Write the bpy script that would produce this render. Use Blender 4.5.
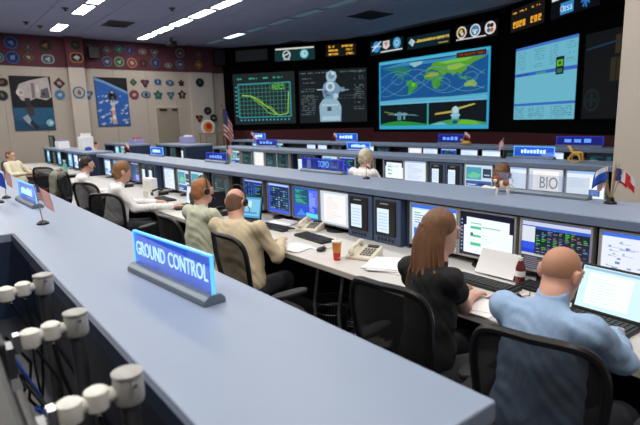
import bpy, bmesh, math, random
import numpy as np
from mathutils import Vector, Matrix

for o in list(bpy.data.objects): bpy.data.objects.remove(o)
scene = bpy.context.scene
COL = scene.collection
PI = math.pi

# ------------------------------------------------------------------ camera
CAM_H = 1.78
F_PX, YAW, PITCH, ROLL = 503.7, 0.662897, 0.180485, -0.028072
fw = Vector((-math.cos(YAW)*math.cos(PITCH), math.sin(YAW)*math.cos(PITCH), -math.sin(PITCH)))
rt = fw.cross(Vector((0, 0, 1))).normalized(); up = rt.cross(fw)
c_, s_ = math.cos(ROLL), math.sin(ROLL)
rt, up = c_*rt + s_*up, -s_*rt + c_*up
cam_data = bpy.data.cameras.new('camera'); cam = bpy.data.objects.new('camera', cam_data); COL.objects.link(cam)
cam.matrix_world = Matrix(((rt.x, up.x, -fw.x, 0), (rt.y, up.y, -fw.y, 0), (rt.z, up.z, -fw.z, CAM_H), (0, 0, 0, 1)))
cam_data.sensor_width = 36; cam_data.lens = F_PX/640*36; cam_data.clip_start = 0.02
scene.camera = cam
cam_data.dof.use_dof = True; cam_data.dof.focus_distance = 3.4; cam_data.dof.aperture_fstop = 3.2

# ------------------------------------------------------------------ light level
LAMP = 32.0          # radiance of a lit ceiling troffer
LAMP_DIM = 4.0       # the dimmed troffers near the screens
SCREEN = 1.15         # brightness of desk screens
WALLSCREEN = 0.85    # brightness of the projection screens
world = bpy.data.worlds.new('world'); scene.world = world; world.use_nodes = True
world.node_tree.nodes['Background'].inputs[0].default_value = (0.02, 0.022, 0.03, 1)
world.node_tree.nodes['Background'].inputs[1].default_value = 0.3
vs = scene.view_settings
vs.view_transform = 'Standard'; vs.look = 'None'; vs.exposure = 0.0; vs.gamma = 1.0; vs.use_curve_mapping = False

# ------------------------------------------------------------------ materials
def lin(c):
    out = []
    for v in c[:3]:
        v = v/255.0
        out.append(v/12.92 if v <= .04045 else ((v+.055)/1.055)**2.4)
    return tuple(out)
MATS = {}
def mat(name, col, rough=.5, metal=0.0, var=.06, vscale=6.0, bump=0.0, bscale=80.0, emit=None, emit_s=0.0, trans=0.0, coords='Object', bdist=.01, stretch=None):
    m = bpy.data.materials.new(name); m.use_nodes = True
    nt = m.node_tree; b = nt.nodes['Principled BSDF']
    c = lin(col)
    tc = nt.nodes.new('ShaderNodeTexCoord')
    no = nt.nodes.new('ShaderNodeTexNoise'); no.inputs['Scale'].default_value = vscale; no.inputs['Detail'].default_value = 4
    src = tc.outputs[coords]
    if stretch:
        mp = nt.nodes.new('ShaderNodeMapping'); mp.inputs['Scale'].default_value = stretch; nt.links.new(src, mp.inputs['Vector']); src = mp.outputs['Vector']
    nt.links.new(src, no.inputs['Vector'])
    mx = nt.nodes.new('ShaderNodeMix'); mx.data_type = 'RGBA'
    mx.inputs[6].default_value = tuple(max(0, v*(1-var)) for v in c)+(1,); mx.inputs[7].default_value = tuple(min(1, v*(1+var)) for v in c)+(1,)
    nt.links.new(no.outputs['Fac'], mx.inputs[0]); nt.links.new(mx.outputs[2], b.inputs['Base Color'])
    b.inputs['Roughness'].default_value = rough; b.inputs['Metallic'].default_value = metal
    if bump:
        n2 = nt.nodes.new('ShaderNodeTexNoise'); n2.inputs['Scale'].default_value = bscale; n2.inputs['Detail'].default_value = 3
        nt.links.new(src, n2.inputs['Vector'])
        bp = nt.nodes.new('ShaderNodeBump'); bp.inputs['Strength'].default_value = bump; bp.inputs['Distance'].default_value = bdist
        nt.links.new(n2.outputs['Fac'], bp.inputs['Height']); nt.links.new(bp.outputs['Normal'], b.inputs['Normal'])
    if emit:
        b.inputs['Emission Color'].default_value = lin(emit)+(1,); b.inputs['Emission Strength'].default_value = emit_s
    if trans:
        t = nt.nodes.new('ShaderNodeBsdfTransparent'); ms = nt.nodes.new('ShaderNodeMixShader'); ms.inputs[0].default_value = trans
        out = nt.nodes['Material Output']
        nt.links.new(b.outputs[0], ms.inputs[1]); nt.links.new(t.outputs[0], ms.inputs[2]); nt.links.new(ms.outputs[0], out.inputs[0])
    MATS[name] = m; return m
def attr_mat(name, emit_s=0.0, rough=.6, spec=.3):
    """flat print (emit_s = 0) or the picture shown by a lit display, colour from the face colours"""
    m = bpy.data.materials.new(name); m.use_nodes = True; nt = m.node_tree; b = nt.nodes['Principled BSDF']
    a = nt.nodes.new('ShaderNodeAttribute'); a.attribute_name = 'Col'
    b.inputs['Roughness'].default_value = rough; b.inputs['Specular IOR Level'].default_value = spec
    if emit_s:
        b.inputs['Base Color'].default_value = (.01, .01, .012, 1)
        nt.links.new(a.outputs['Color'], b.inputs['Emission Color']); b.inputs['Emission Strength'].default_value = emit_s
    else:
        no = nt.nodes.new('ShaderNodeTexNoise'); no.inputs['Scale'].default_value = 9
        mx = nt.nodes.new('ShaderNodeMix'); mx.data_type = 'RGBA'; mx.blend_type = 'MULTIPLY'
        rm = nt.nodes.new('ShaderNodeMapRange'); rm.inputs[3].default_value = .8; rm.inputs[4].default_value = 1.15
        nt.links.new(no.outputs['Fac'], rm.inputs[0]); mx.inputs[0].default_value = 1
        nt.links.new(a.outputs['Color'], mx.inputs[6]); nt.links.new(rm.outputs[0], mx.inputs[7]); nt.links.new(mx.outputs[2], b.inputs['Base Color'])
    MATS[name] = m; return m

mat('shelf', (136, 150, 174), .42, var=.03, bump=.05, bscale=300)
mat('shelf_edge', (104, 120, 146), .45, var=.03)
mat('navy', (34, 50, 78), .5, var=.06, bump=.05, bscale=200)
mat('navy_dark', (20, 28, 44), .55)
mat('slate', (66, 84, 116), .5, var=.05, bump=.05, bscale=200)
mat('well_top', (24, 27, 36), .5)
mat('desk', (206, 203, 200), .4, var=.03)
mat('desk_edge', (190, 184, 176), .45, var=.03)
mat('wall', (174, 164, 156), .85, var=.03, bump=.1, bscale=60)
mat('wall_pale', (184, 174, 166), .85, var=.03, bump=.1, bscale=60)
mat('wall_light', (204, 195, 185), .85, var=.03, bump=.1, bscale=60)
mat('maroon', (82, 40, 52), .85, var=.08, bump=.15, bscale=80)
mat('maroon_dark', (80, 30, 36), .85, var=.08, bump=.15)
mat('black_wall', (4, 4, 5), 1.0, var=.1); MATS['black_wall'].node_tree.nodes['Principled BSDF'].inputs['Specular IOR Level'].default_value = .15
mat('ceiling', (176, 181, 212), .9, var=.03, bump=.15, bscale=120)
mat('ceiling_gap', (110, 112, 128), .9)
mat('carpet', (44, 46, 54), .95, var=.6, vscale=160, bump=.5, bscale=400)
mat('lamp_frame', (170, 172, 184), .5)
mat('lamp_on', (240, 240, 240), .5, emit=(255, 250, 240), emit_s=LAMP)
mat('lamp_dim', (200, 205, 210), .5, emit=(200, 225, 255), emit_s=LAMP_DIM)
mat('lamp_off', (130, 150, 165), .5, emit=(130, 190, 220), emit_s=.12)
mat('vent', (70, 72, 80), .7)
mat('black_plastic', (18, 18, 20), .45)
mat('dark_plastic', (34, 35, 38), .45)
mat('grey_plastic', (122, 122, 120), .45)
mat('silver_plastic', (160, 160, 158), .4)
mat('beige_plastic', (216, 208, 190), .45)
mat('white_plastic', (222, 220, 214), .4)
mat('chrome', (190, 190, 192), .25, .9)
mat('steel', (120, 122, 126), .35, .8)
mat('chair_frame', (27, 27, 29), .35)
mat('chair_mesh', (20, 21, 24), .7, trans=.16, bump=.3, bscale=500)
mat('chair_pad', (30, 30, 32), .6)
mat('paper', (238, 238, 240), .8, var=.02)
mat('skin', (214, 166, 144), .5, var=.05, vscale=30)
mat('skin_pink', (216, 164, 144), .45, var=.06, vscale=25)
mat('lip', (176, 110, 98), .5)
mat('eye_white', (225, 222, 218), .3)
mat('hair_brown', (118, 82, 56), .55, var=.5, vscale=45, bump=.7, bscale=70, stretch=(1, 1, .12))
mat('hair_dark', (52, 36, 28), .55, var=.5, vscale=45, bump=.7, bscale=70, stretch=(1, 1, .12))
mat('hair_ginger', (168, 112, 70), .6, var=.35, vscale=60, bump=.7, bscale=90, stretch=(1, 1, .3))
mat('hair_sandy', (142, 102, 66), .6, var=.35, vscale=60, bump=.7, bscale=90, stretch=(1, 1, .3))
mat('hair_white', (214, 202, 176), .6, var=.35, vscale=60, bump=.7, bscale=90, stretch=(1, 1, .3))
mat('hair_grey_brown', (122, 90, 70), .6, var=.3, vscale=60, bump=.5, bscale=120)
mat('stubble', (190, 138, 112), .6, var=.1, vscale=200, bump=.15, bscale=500)
mat('shirt_blue', (150, 178, 214), .8, var=.05, bump=.55, bscale=9, bdist=.035, stretch=(1.3, 1, .55))
mat('shirt_black', (20, 20, 22), .85, bump=.55, bscale=9, bdist=.035, stretch=(1.3, 1, .55))
mat('shirt_cream', (226, 216, 190), .8, var=.04, bump=.55, bscale=9, bdist=.035, stretch=(1.3, 1, .55))
mat('shirt_tan', (206, 190, 160), .8, var=.04, bump=.55, bscale=9, bdist=.035, stretch=(1.3, 1, .55))
mat('shirt_sage', (196, 200, 180), .8, var=.05, bump=.55, bscale=9, bdist=.035, stretch=(1.3, 1, .55))
mat('shirt_white', (238, 236, 238), .8, var=.03, bump=.55, bscale=9, bdist=.035, stretch=(1.3, 1, .55))
mat('trousers', (30, 32, 40), .85, bump=.3, bscale=30)
mat('shoe', (22, 20, 20), .4)
mat('jacket', (140, 137, 126), .9, var=.1, bump=.5, bscale=18)
mat('acrylic', (40, 90, 220), .15, emit=(50, 105, 230), emit_s=.42, trans=.45)
mat('acrylic_dim', (30, 45, 140), .15, emit=(30, 50, 165), emit_s=.32, trans=.4)
mat('acrylic_clear', (150, 170, 210), .15, emit=(120, 150, 210), emit_s=.08, trans=.8)
mat('acrylic_edge', (120, 200, 255), .2, emit=(70, 170, 255), emit_s=1.1)
mat('acrylic_edge_dim', (60, 60, 200), .2, emit=(60, 70, 210), emit_s=.7)
mat('letter', (200, 230, 255), .4, emit=(165, 215, 255), emit_s=1.0)
mat('letter_dim', (120, 170, 255), .4, emit=(80, 140, 255), emit_s=.8)
mat('letter_grey', (150, 160, 176), .5)
mat('sign_base', (112, 124, 138), .35, .3)
mat('cow_brown', (150, 84, 56), .8, bump=.4, bscale=90)
mat('cow_white', (232, 222, 212), .8, bump=.4, bscale=90)
mat('gold', (206, 164, 80), .45, .2)
mat('red', (200, 40, 36), .4); mat('orange', (226, 140, 60), .4); mat('maroon_print', (150, 30, 50), .5)
mat('soda', (110, 44, 40), .15); mat('teal', (120, 190, 180), .3, trans=.3); mat('yellow', (230, 220, 60), .6)
mat('door_paint', (140, 132, 120), .6); mat('purple_box', (150, 150, 200), .5); mat('wood', (150, 126, 90), .5)
mat('blue_cap', (40, 80, 180), .5); mat('brass', (190, 160, 80), .3, .8)
attr_mat('print'); attr_mat('screen', SCREEN, .25, .4); attr_mat('wallscreen', WALLSCREEN, .5, .1)

# ------------------------------------------------------------------ mesh helpers
class MB:
    def __init__(s): s.v = []; s.f = []; s.c = []
    def add(s, vs, fs, col=None):
        b = len(s.v); s.v += [tuple(p) for p in vs]; s.f += [tuple(i+b for i in f) for f in fs]; s.c += [col]*len(fs); return s
    def box(s, c, d, rot=None, col=None):
        hx, hy, hz = d[0]/2, d[1]/2, d[2]/2
        vs = [Vector((x, y, z)) for z in (-hz, hz) for x, y in ((-hx, -hy), (hx, -hy), (hx, hy), (-hx, hy))]
        if rot is not None: vs = [rot @ p for p in vs]
        C = Vector(c)
        return s.add([C+p for p in vs], [(3, 2, 1, 0), (4, 5, 6, 7), (0, 1, 5, 4), (1, 2, 6, 5), (2, 3, 7, 6), (3, 0, 4, 7)], col)
    def span(s, x0, x1, y0, y1, z0, z1, col=None):
        return s.box(((x0+x1)/2, (y0+y1)/2, (z0+z1)/2), (x1-x0, y1-y0, z1-z0), None, col)
    def cyl(s, p0, p1, r0, r1=None, n=16, caps=True, col=None):
        r1 = r0 if r1 is None else r1
        return s.tube([p0, p1], [r0, r1], n, caps, col)
    def tube(s, pts, r, n=8, caps=True, col=None, closed=False):
        pts = [Vector(p) for p in pts]; m = len(pts)
        rs = r if isinstance(r, (list, tuple)) else [r]*m
        vs = []; prev = None
        for i, p in enumerate(pts):
            if closed: d = pts[(i+1) % m]-pts[i-1]
            else: d = pts[min(i+1, m-1)]-pts[max(i-1, 0)]
            d = d.normalized() if d.length > 1e-9 else Vector((0, 0, 1))
            if prev is None:
                a = Vector((0, 0, 1)) if abs(d.z) < .9 else Vector((1, 0, 0)); u = d.cross(a).normalized()
            else:
                u = (prev - d*prev.dot(d)); u = u.normalized() if u.length > 1e-6 else d.orthogonal().normalized()
            prev = u; w = d.cross(u)
            for k in range(n):
                t = 2*PI*k/n; vs.append(p + (u*math.cos(t)+w*math.sin(t))*rs[i])
        fs = []
        for i in range(m if closed else m-1):
            for k in range(n):
                a = i*n+k; b = i*n+(k+1) % n; j = ((i+1) % m)*n
                fs.append((a, b, j+(k+1) % n, j+k))
        if caps and not closed:
            fs.append(tuple(range(n-1, -1, -1))); fs.append(tuple((m-1)*n+k for k in range(n)))
        return s.add(vs, fs, col)
    def lathe(s, prof, n=20, c=(0, 0, 0), col=None):
        vs = []; fs = []; m = len(prof); C = Vector(c)
        for r, z in prof:
            for k in range(n):
                t = 2*PI*k/n; vs.append(C+Vector((max(r, 1e-4)*math.cos(t), max(r, 1e-4)*math.sin(t), z)))
        for i in range(m-1):
            for k in range(n): fs.append((i*n+k, i*n+(k+1) % n, (i+1)*n+(k+1) % n, (i+1)*n+k))
        fs.append(tuple(range(n-1, -1, -1))); fs.append(tuple((m-1)*n+k for k in range(n)))
        return s.add(vs, fs, col)
    def prism(s, poly, z0, z1, col=None):
        n = len(poly); vs = [(x, y, z0) for x, y in poly]+[(x, y, z1) for x, y in poly]
        fs = [tuple(range(n-1, -1, -1)), tuple(range(n, 2*n))]+[(i, (i+1) % n, n+(i+1) % n, n+i) for i in range(n)]
        return s.add(vs, fs, col)
    def ell(s, c, r, nu=14, nv=9, col=None):
        C = Vector(c); vs = []; fs = []
        for j in range(1, nv):
            ph = PI*j/nv
            for k in range(nu):
                t = 2*PI*k/nu; vs.append(C+Vector((r[0]*math.sin(ph)*math.cos(t), r[1]*math.sin(ph)*math.sin(t), r[2]*math.cos(ph))))
        for j in range(nv-2):
            for k in range(nu): fs.append((j*nu+k, (j+1)*nu+k, (j+1)*nu+(k+1) % nu, j*nu+(k+1) % nu))
        t0 = len(vs); vs.append(C+Vector((0, 0, r[2]))); vs.append(C-Vector((0, 0, r[2])))
        for k in range(nu):
            fs.append((t0, k, (k+1) % nu)); fs.append((t0+1, (nv-2)*nu+(k+1) % nu, (nv-2)*nu+k))
        return s.add(vs, fs, col)
    def mesh(s, name, bevel=0, smooth=False, segs=2):
        me = bpy.data.meshes.new(name); me.from_pydata(s.v, [], s.f)
        if any(c is not None for c in s.c):
            at = me.color_attributes.new('Col', 'FLOAT_COLOR', 'CORNER'); buf = []
            for p, c in zip(me.polygons, s.c):
                l = lin(c or (128, 128, 128))
                for _ in range(p.loop_total): buf += [l[0], l[1], l[2], 1]
            at.data.foreach_set('color', buf)
        if bevel:
            bm = bmesh.new(); bm.from_mesh(me); bmesh.ops.remove_doubles(bm, verts=bm.verts, dist=1e-5)
            es = [e for e in bm.edges if len(e.link_faces) == 2 and e.calc_face_angle(0) > .6]
            bmesh.ops.bevel(bm, geom=es, offset=bevel, segments=segs, affect='EDGES', profile=.5, clamp_overlap=True)
            bm.to_mesh(me); bm.free()
        if smooth:
            me.polygons.foreach_set('use_smooth', [True]*len(me.polygons)); me.set_sharp_from_angle(angle=.7)
        me.update(); return me
    def build(s, name, material, parent=None, loc=(0, 0, 0), rot=(0, 0, 0), bevel=0, smooth=False):
        return link(name, s.mesh(name, bevel, smooth), material, parent, loc, rot)
def link(name, me, material, parent=None, loc=(0, 0, 0), rot=(0, 0, 0)):
    o = bpy.data.objects.new(name, me); COL.objects.link(o)
    if material and not me.materials: me.materials.append(MATS[material])
    o.parent = parent; o.location = loc; o.rotation_euler = rot; return o
def tag(o, label, cat=None, group=None, kind=None):
    o['label'] = label
    if cat: o['category'] = cat
    if group: o['group'] = group
    if kind: o['kind'] = kind
    return o
def thing(name, label, cat, loc=(0, 0, 0), rz=0, group=None):
    o = bpy.data.objects.new(name, None); COL.objects.link(o); o.empty_display_size = .1
    o.location = loc; o.rotation_euler = (0, 0, rz); return tag(o, label, cat, group)
KIDS = {}
def copy_tree(o, parent=None):
    c = o.copy(); COL.objects.link(c); c.parent = parent
    for ch in list(o.children): copy_tree(ch, c)
    return c
def dup(o, loc, rz, label):
    c = copy_tree(o); c.location = loc; c.rotation_euler = (0, 0, rz); c['label'] = label; return c
TXT = {}
def text_mesh(s, size, ext=.001):
    key = (s, size, ext)
    if key in TXT: return TXT[key]
    cu = bpy.data.curves.new('txt', 'FONT'); cu.body = s; cu.size = size; cu.extrude = ext; cu.align_x = 'CENTER'; cu.align_y = 'CENTER'; cu.resolution_u = 3
    ob = bpy.data.objects.new('txt', cu); COL.objects.link(ob)
    dg = bpy.context.evaluated_depsgraph_get(); me = bpy.data.meshes.new_from_object(ob.evaluated_get(dg)); me.materials.clear()
    bpy.data.objects.remove(ob); bpy.data.curves.remove(cu); TXT[key] = me; return me

class Canvas:
    """flat picture in the local XZ plane facing -Y; u,v in 0..1"""
    def __init__(s, w, h, bg, eps=.0006): s.w, s.h, s.eps = w, h, eps; s.mb = MB(); s.n = 0; s.rect(0, 0, 1, 1, bg)
    def poly(s, pts, col):
        a = sum(pts[i][0]*pts[(i+1) % len(pts)][1]-pts[(i+1) % len(pts)][0]*pts[i][1] for i in range(len(pts)))
        if a < 0: pts = pts[::-1]
        s.mb.add([((u-.5)*s.w, -s.n*s.eps, (v-.5)*s.h) for u, v in pts], [tuple(range(len(pts)))], col); return s
    def lay(s): s.n += 1; return s
    def rect(s, u0, v0, u1, v1, col): return s.poly([(u0, v0), (u1, v0), (u1, v1), (u0, v1)], col)
    def disc(s, u, v, r, col, n=20, sy=1.0):
        return s.poly([(u+r*math.cos(2*PI*k/n), v+r*sy*s.w/s.h*math.sin(2*PI*k/n)) for k in range(n)], col)
    def line(s, pts, wd, col):
        for (a, b), (c, d) in zip(pts, pts[1:]):
            dx, dy = (c-a)*s.w, (d-b)*s.h; L = math.hypot(dx, dy) or 1; nx, ny = -dy/L*wd/2/s.w, dx/L*wd/2/s.h
            s.poly([(a-nx, b-ny), (c-nx, d-ny), (c+nx, d+ny), (a+nx, b+ny)], col)
        return s
    def build(s, name, parent, material='screen', loc=(0, 0, 0), rot=(0, 0, 0)): return s.mb.build(name, material, parent, loc, rot)

# ================================================================== THE ROOM
ZC = 4.90; XL = -20.0
floor = MB().span(XL-.2, 5.0, -4.2, 15.0, -.1, 0).build('floor', 'carpet'); tag(floor, 'dark speckled carpet floor of the control room', 'floor', kind='structure')
# ceiling with separate tiles
ceil = MB().span(XL-.2, 5.0, -4.2, 15.0, ZC+.03, ZC+.15).build('ceiling', 'ceiling_gap'); tag(ceil, 'grey tiled ceiling with recessed light strips', 'ceiling', kind='structure')
tile_me = MB().span(-.743, .743, -.743, .743, 0, .03).mesh('tile', bevel=.006, segs=1)
for i in range(16):
    for j in range(12):
        x = XL+.75+1.5*i; y = -2.05+1.5*j
        if y > 14.2: continue
        link('tile', tile_me, 'ceiling', ceil, (x, y, ZC))
# left wall: panels, maroon band, pilasters
wl = MB().span(XL-.2, XL-.03, -4.2, 10.8, 0, ZC+.03).build('wall_left', 'wall'); tag(wl, 'beige panelled side wall with maroon upper band', 'wall', kind='structure')
pan_me = MB().span(0, .03, -.597, .597, 0, 3.87).mesh('panel', bevel=.004, segs=1)
for i in range(12): link('panel', pan_me, 'wall', wl, (XL-.03, -3.0+1.2*i, 0))
MB().span(XL-.03, XL+.02, -4.2, 10.8, 3.87, ZC).build('maroon_band', 'maroon', wl)
MB().span(XL-.03, XL+.28, 4.42, 4.95, 0, 3.87).build('pilaster', 'wall_pale', wl, bevel=.01)
MB().span(XL-.03, XL+.31, 4.40, 4.97, 3.87, ZC).build('pilaster_cap', 'maroon', wl, bevel=.01)
MB().span(XL-.03, XL+.12, 8.98, 10.0, 0, 3.87).build('pilaster', 'wall_pale', wl, bevel=.01)
MB().span(XL-.03, XL+.15, 8.96, 10.2, 3.87, ZC).build('pilaster_cap', 'maroon', wl, bevel=.01)
MB().span(XL-.03, XL+.04, -4.2, 10.8, 0, .12).build('skirting', 'maroon_dark', wl)
# right wall stub, back walls
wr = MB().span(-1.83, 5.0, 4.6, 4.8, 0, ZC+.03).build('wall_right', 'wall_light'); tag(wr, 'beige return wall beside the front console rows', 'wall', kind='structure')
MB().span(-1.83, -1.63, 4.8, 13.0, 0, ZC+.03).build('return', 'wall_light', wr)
wb = MB().span(XL-.2, 5.2, -4.4, -4.2, 0, ZC+.03).build('wall_back', 'wall'); tag(wb, 'beige wall behind the back console row', 'wall', kind='structure')
wo = MB().span(5.0, 5.2, -4.2, 4.8, 0, ZC+.03).build('wall_outer', 'wall'); tag(wo, 'beige side wall behind the photographer', 'wall', kind='structure')
# front wall: three angled black sections over a maroon dado
SEC = {'L': ((-14.7, 14.25), math.radians(35)), 'C': ((-14.7, 14.25), 0.0), 'R': ((-9.2, 14.25), math.radians(-28))}
wf = bpy.data.objects.new('wall_front', None); COL.objects.link(wf); tag(wf, 'angled black display wall with maroon lower panels', 'wall', kind='structure')
for k, x0, x1, zb in (('L', -6.6, .1, 1.45), ('C', -.05, 5.55, 1.28), ('R', -.1, 8.3, 1.28)):
    o, a = SEC[k]
    MB().span(x0, x1, .03, .25, zb, ZC+.03).build('display_surround', 'black_wall', wf, (o[0], o[1], 0), (0, 0, a))
    MB().span(x0, x1, -.02, .25, 3.98, 4.12).build('header_rail', 'black_wall', wf, (o[0], o[1], 0), (0, 0, a))
    n = max(1, int((x1-x0)/1.2)); w = (x1-x0)/n
    for i in range(n): MB().span(x0+i*w+.004, x0+(i+1)*w-.004, .0, .2, 0, zb).build('dado_panel', 'maroon_dark', wf, (o[0], o[1], 0), (0, 0, a))

# ceiling fixtures -------------------------------------------------
fr = MB(); fr.span(-.64, .64, -.18, -.15, -.03, 0); fr.span(-.64, .64, .15, .18, -.03, 0); fr.span(-.64, -.61, -.15, .15, -.03, 0); fr.span(.61, .64, -.15, .15, -.03, 0)
fr_me = fr.mesh('lamp_frame')
df_me = bpy.data.meshes.new('diffuser'); df_me.from_pydata([(-.61, -.15, -.012), (-.61, .15, -.012), (.61, .15, -.012), (.61, -.15, -.012)], [], [(0, 1, 2, 3)])
def troffer(x, y, kind, label):
    t = thing('ceiling_light', label, 'ceiling light', (x, y, ZC), 0, 'fluorescent ceiling lights')
    link('frame', fr_me, 'lamp_frame', t)
    me = df_me.copy(); link('diffuser', me, {'on': 'lamp_on', 'dim': 'lamp_dim', 'off': 'lamp_off'}[kind], t)
ORD = ['first', 'second', 'third', 'fourth', 'fifth', 'sixth', 'seventh', 'eighth', 'ninth', 'tenth', 'eleventh', 'twelfth', 'thirteenth', 'fourteenth']
for i in range(11):
    x = -18.45+1.48*i
    troffer(x, 6.83, 'on' if i < 7 else 'dim', '%s fluorescent ceiling light from the patch wall in the long middle strip' % ORD[i])
for i, x in enumerate((-18.1, -15.1, -13.6, -10.6, -9.1, -6.1, -4.6, -1.6, -.1)):
    troffer(x, 3.92, 'on', '%s fluorescent ceiling light from the patch wall in the strip over the posters' % ORD[i])
for i in range(8):
    x = -18.35+1.48*i
    troffer(x, 9.45, 'dim' if i == 1 else 'off', '%s switched-down ceiling light from the patch wall in the strip near the screens' % ORD[i])
for j, y in enumerate((1.0, -1.9)):
    for i in range(11):
        troffer(-17.6+1.9*i, y, 'on', 'lit ceiling light above the %s, %s from the patch wall' % (('back console row', 'space behind the photographer')[j], ORD[i]))
def vent(x, y, w, d, label):
    t = thing('ceiling_vent', label, 'ceiling vent', (x, y, ZC), 0, 'ceiling air vents')
    m = MB(); m.span(-w/2, w/2, -d/2, -d/2+.06, -.02, 0); m.span(-w/2, w/2, d/2-.06, d/2, -.02, 0); m.span(-w/2, -w/2+.06, -d/2+.06, d/2-.06, -.02, 0); m.span(w/2-.06, w/2, -d/2+.06, d/2-.06, -.02, 0)
    m.build('frame', 'vent', t)
    MB().span(-w/2+.06, w/2-.06, -d/2+.06, d/2-.06, -.004, -.001).build('backing', 'black_plastic', t)
    n = 6; sl = MB().box((0, 0, -.01), (w-.12, .05, .006), Matrix.Rotation(.5, 3, 'X')).mesh('slat')
    for i in range(n): link('slat', sl, 'vent', t, (0, -d/2+.1+(d-.2)*i/(n-1), 0))
vent(-16.7, 5.3, .95, .75, 'dark square ceiling vent above the shuttle poster')
vent(-11.7, 11.3, 1.0, 1.0, 'dark ceiling vent above the central display signs')
vent(-17.2, 12.4, .9, .8, 'dark ceiling vent beside the left display corner')
t = thing('ceiling_camera', 'black dome camera bracket hanging from the ceiling near the patch wall', 'camera', (-18.4, 7.7, ZC))
m = MB(); m.cyl((0, 0, 0), (0, 0, -.12), .04); m.build('stem', 'black_plastic', t, smooth=True)
MB().box((0, 0, -.2), (.34, .3, .16)).build('housing', 'black_plastic', t, bevel=.03); MB().cyl((.14, -.1, -.2), (.24, -.14, -.22), .06, .05).build('lens', 'dark_plastic', t)
for i, (x, y, n) in enumerate(((-18.15, 3.4, 'just behind the first light of the poster strip'), (-17.7, 2.95, 'farther from the poster light strip'), (-15.2, 3.5, 'beside the upper lit panel'), (-13.8, 5.87, 'between the two bright strips'))):
    t = thing('ceiling_sprinkler', 'small dark ceiling fitting '+n, 'sprinkler', (x, y, ZC), 0, 'ceiling fittings')
    MB().lathe([(.09, 0), (.09, -.015), (.04, -.03), (.02, -.06)], 12).build('rose', 'vent', t); MB().lathe([(.015, -.06), (.05, -.065), (.05, -.075), (.01, -.08)], 10).build('head', 'dark_plastic', t)

# ================================================================== DISPLAY WALL
rng = random.Random(4)
def on_sec(k, x, z): o, a = SEC[k]; return (o[0]+x*math.cos(a), o[1]+x*math.sin(a), z), a
def wall_display(name, label, k, x0, x1, z0, z1, bg, draw, cat='screen', frame=.05, eps=.003, material='wallscreen'):
    p, a = on_sec(k, (x0+x1)/2, z0); w, h = x1-x0, z1-z0
    t = thing(name, label, cat, p, a)
    m = MB(); m.span(-w/2-frame, w/2+frame, -.02, .03, -frame, h+frame); m.build('casing', 'black_wall', t)
    c = Canvas(w, h, bg, eps); draw(c); c.build('picture', t, material, (0, -.024, h/2)); return t
def glyphs(c, u0, v, n, cw, ch, col, rng, gap=.25, skip=.15):
    """unreadable lines of characters seen from far away"""
    for i in range(n):
        if rng.random() < skip: continue
        x = u0+i*cw; k = rng.random()
        if k < .5: c.rect(x, v, x+cw*(1-gap), v+ch, col)
        else:
            c.rect(x, v, x+cw*.3, v+ch, col); c.rect(x+cw*.35, v+ch*.6 if k < .75 else v, x+cw*.75, v+ch if k < .75 else v+ch*.35, col)
def d_plot(c):
    r = random.Random(1); c.lay()
    for i, (u, n) in enumerate(((.05, 6), (.27, 7), (.5, 4), (.66, 8))): glyphs(c, u, .885, n, .02, .03, (70, 190, 170), r)
    g = (70, 150, 140)
    for i in range(14): c.rect(.1+.062*i, .14, .106+.062*i, .78, g)
    for j in range(9): c.rect(.08, .14+.08*j, .93, .147+.08*j, g)
    c.lay(); c.line([(.08, .14), (.08, .8), (.93, .8), (.93, .14), (.08, .14)], .03, (60, 180, 190))
    for j in range(8): c.rect(.03, .17+.08*j, .06, .19+.08*j, (70, 190, 180))
    for i in range(14): c.rect(.1+.06*i, .07, .125+.06*i, .1, (80, 170, 190))
    c.rect(.62, .66, .86, .80, (40, 90, 60)); c.lay()
    for j in range(4): glyphs(c, .64, .67+.033*j, 8, .025, .018, (130, 220, 90), r)
    ye = (165, 215, 60)
    c.line([(.14, .58), (.2, .575), (.3, .56), (.4, .47), (.5, .38), (.6, .3), (.68, .2), (.75, .17), (.88, .2), (.9, .62)], .035, ye)
    c.line([(.14, .57), (.28, .56), (.38, .44), (.48, .35), (.56, .22), (.64, .19), (.7, .18)], .028, (120, 200, 60))
    c.line([(.3, .55), (.42, .5), (.52, .36), (.62, .33), (.7, .2)], .022, (150, 210, 80))
wall_display('projection_screen', 'green line graph on the leftmost wall display', 'L', -5.99, -3.21, 1.70, 3.80, (28, 38, 38), d_plot)
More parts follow.
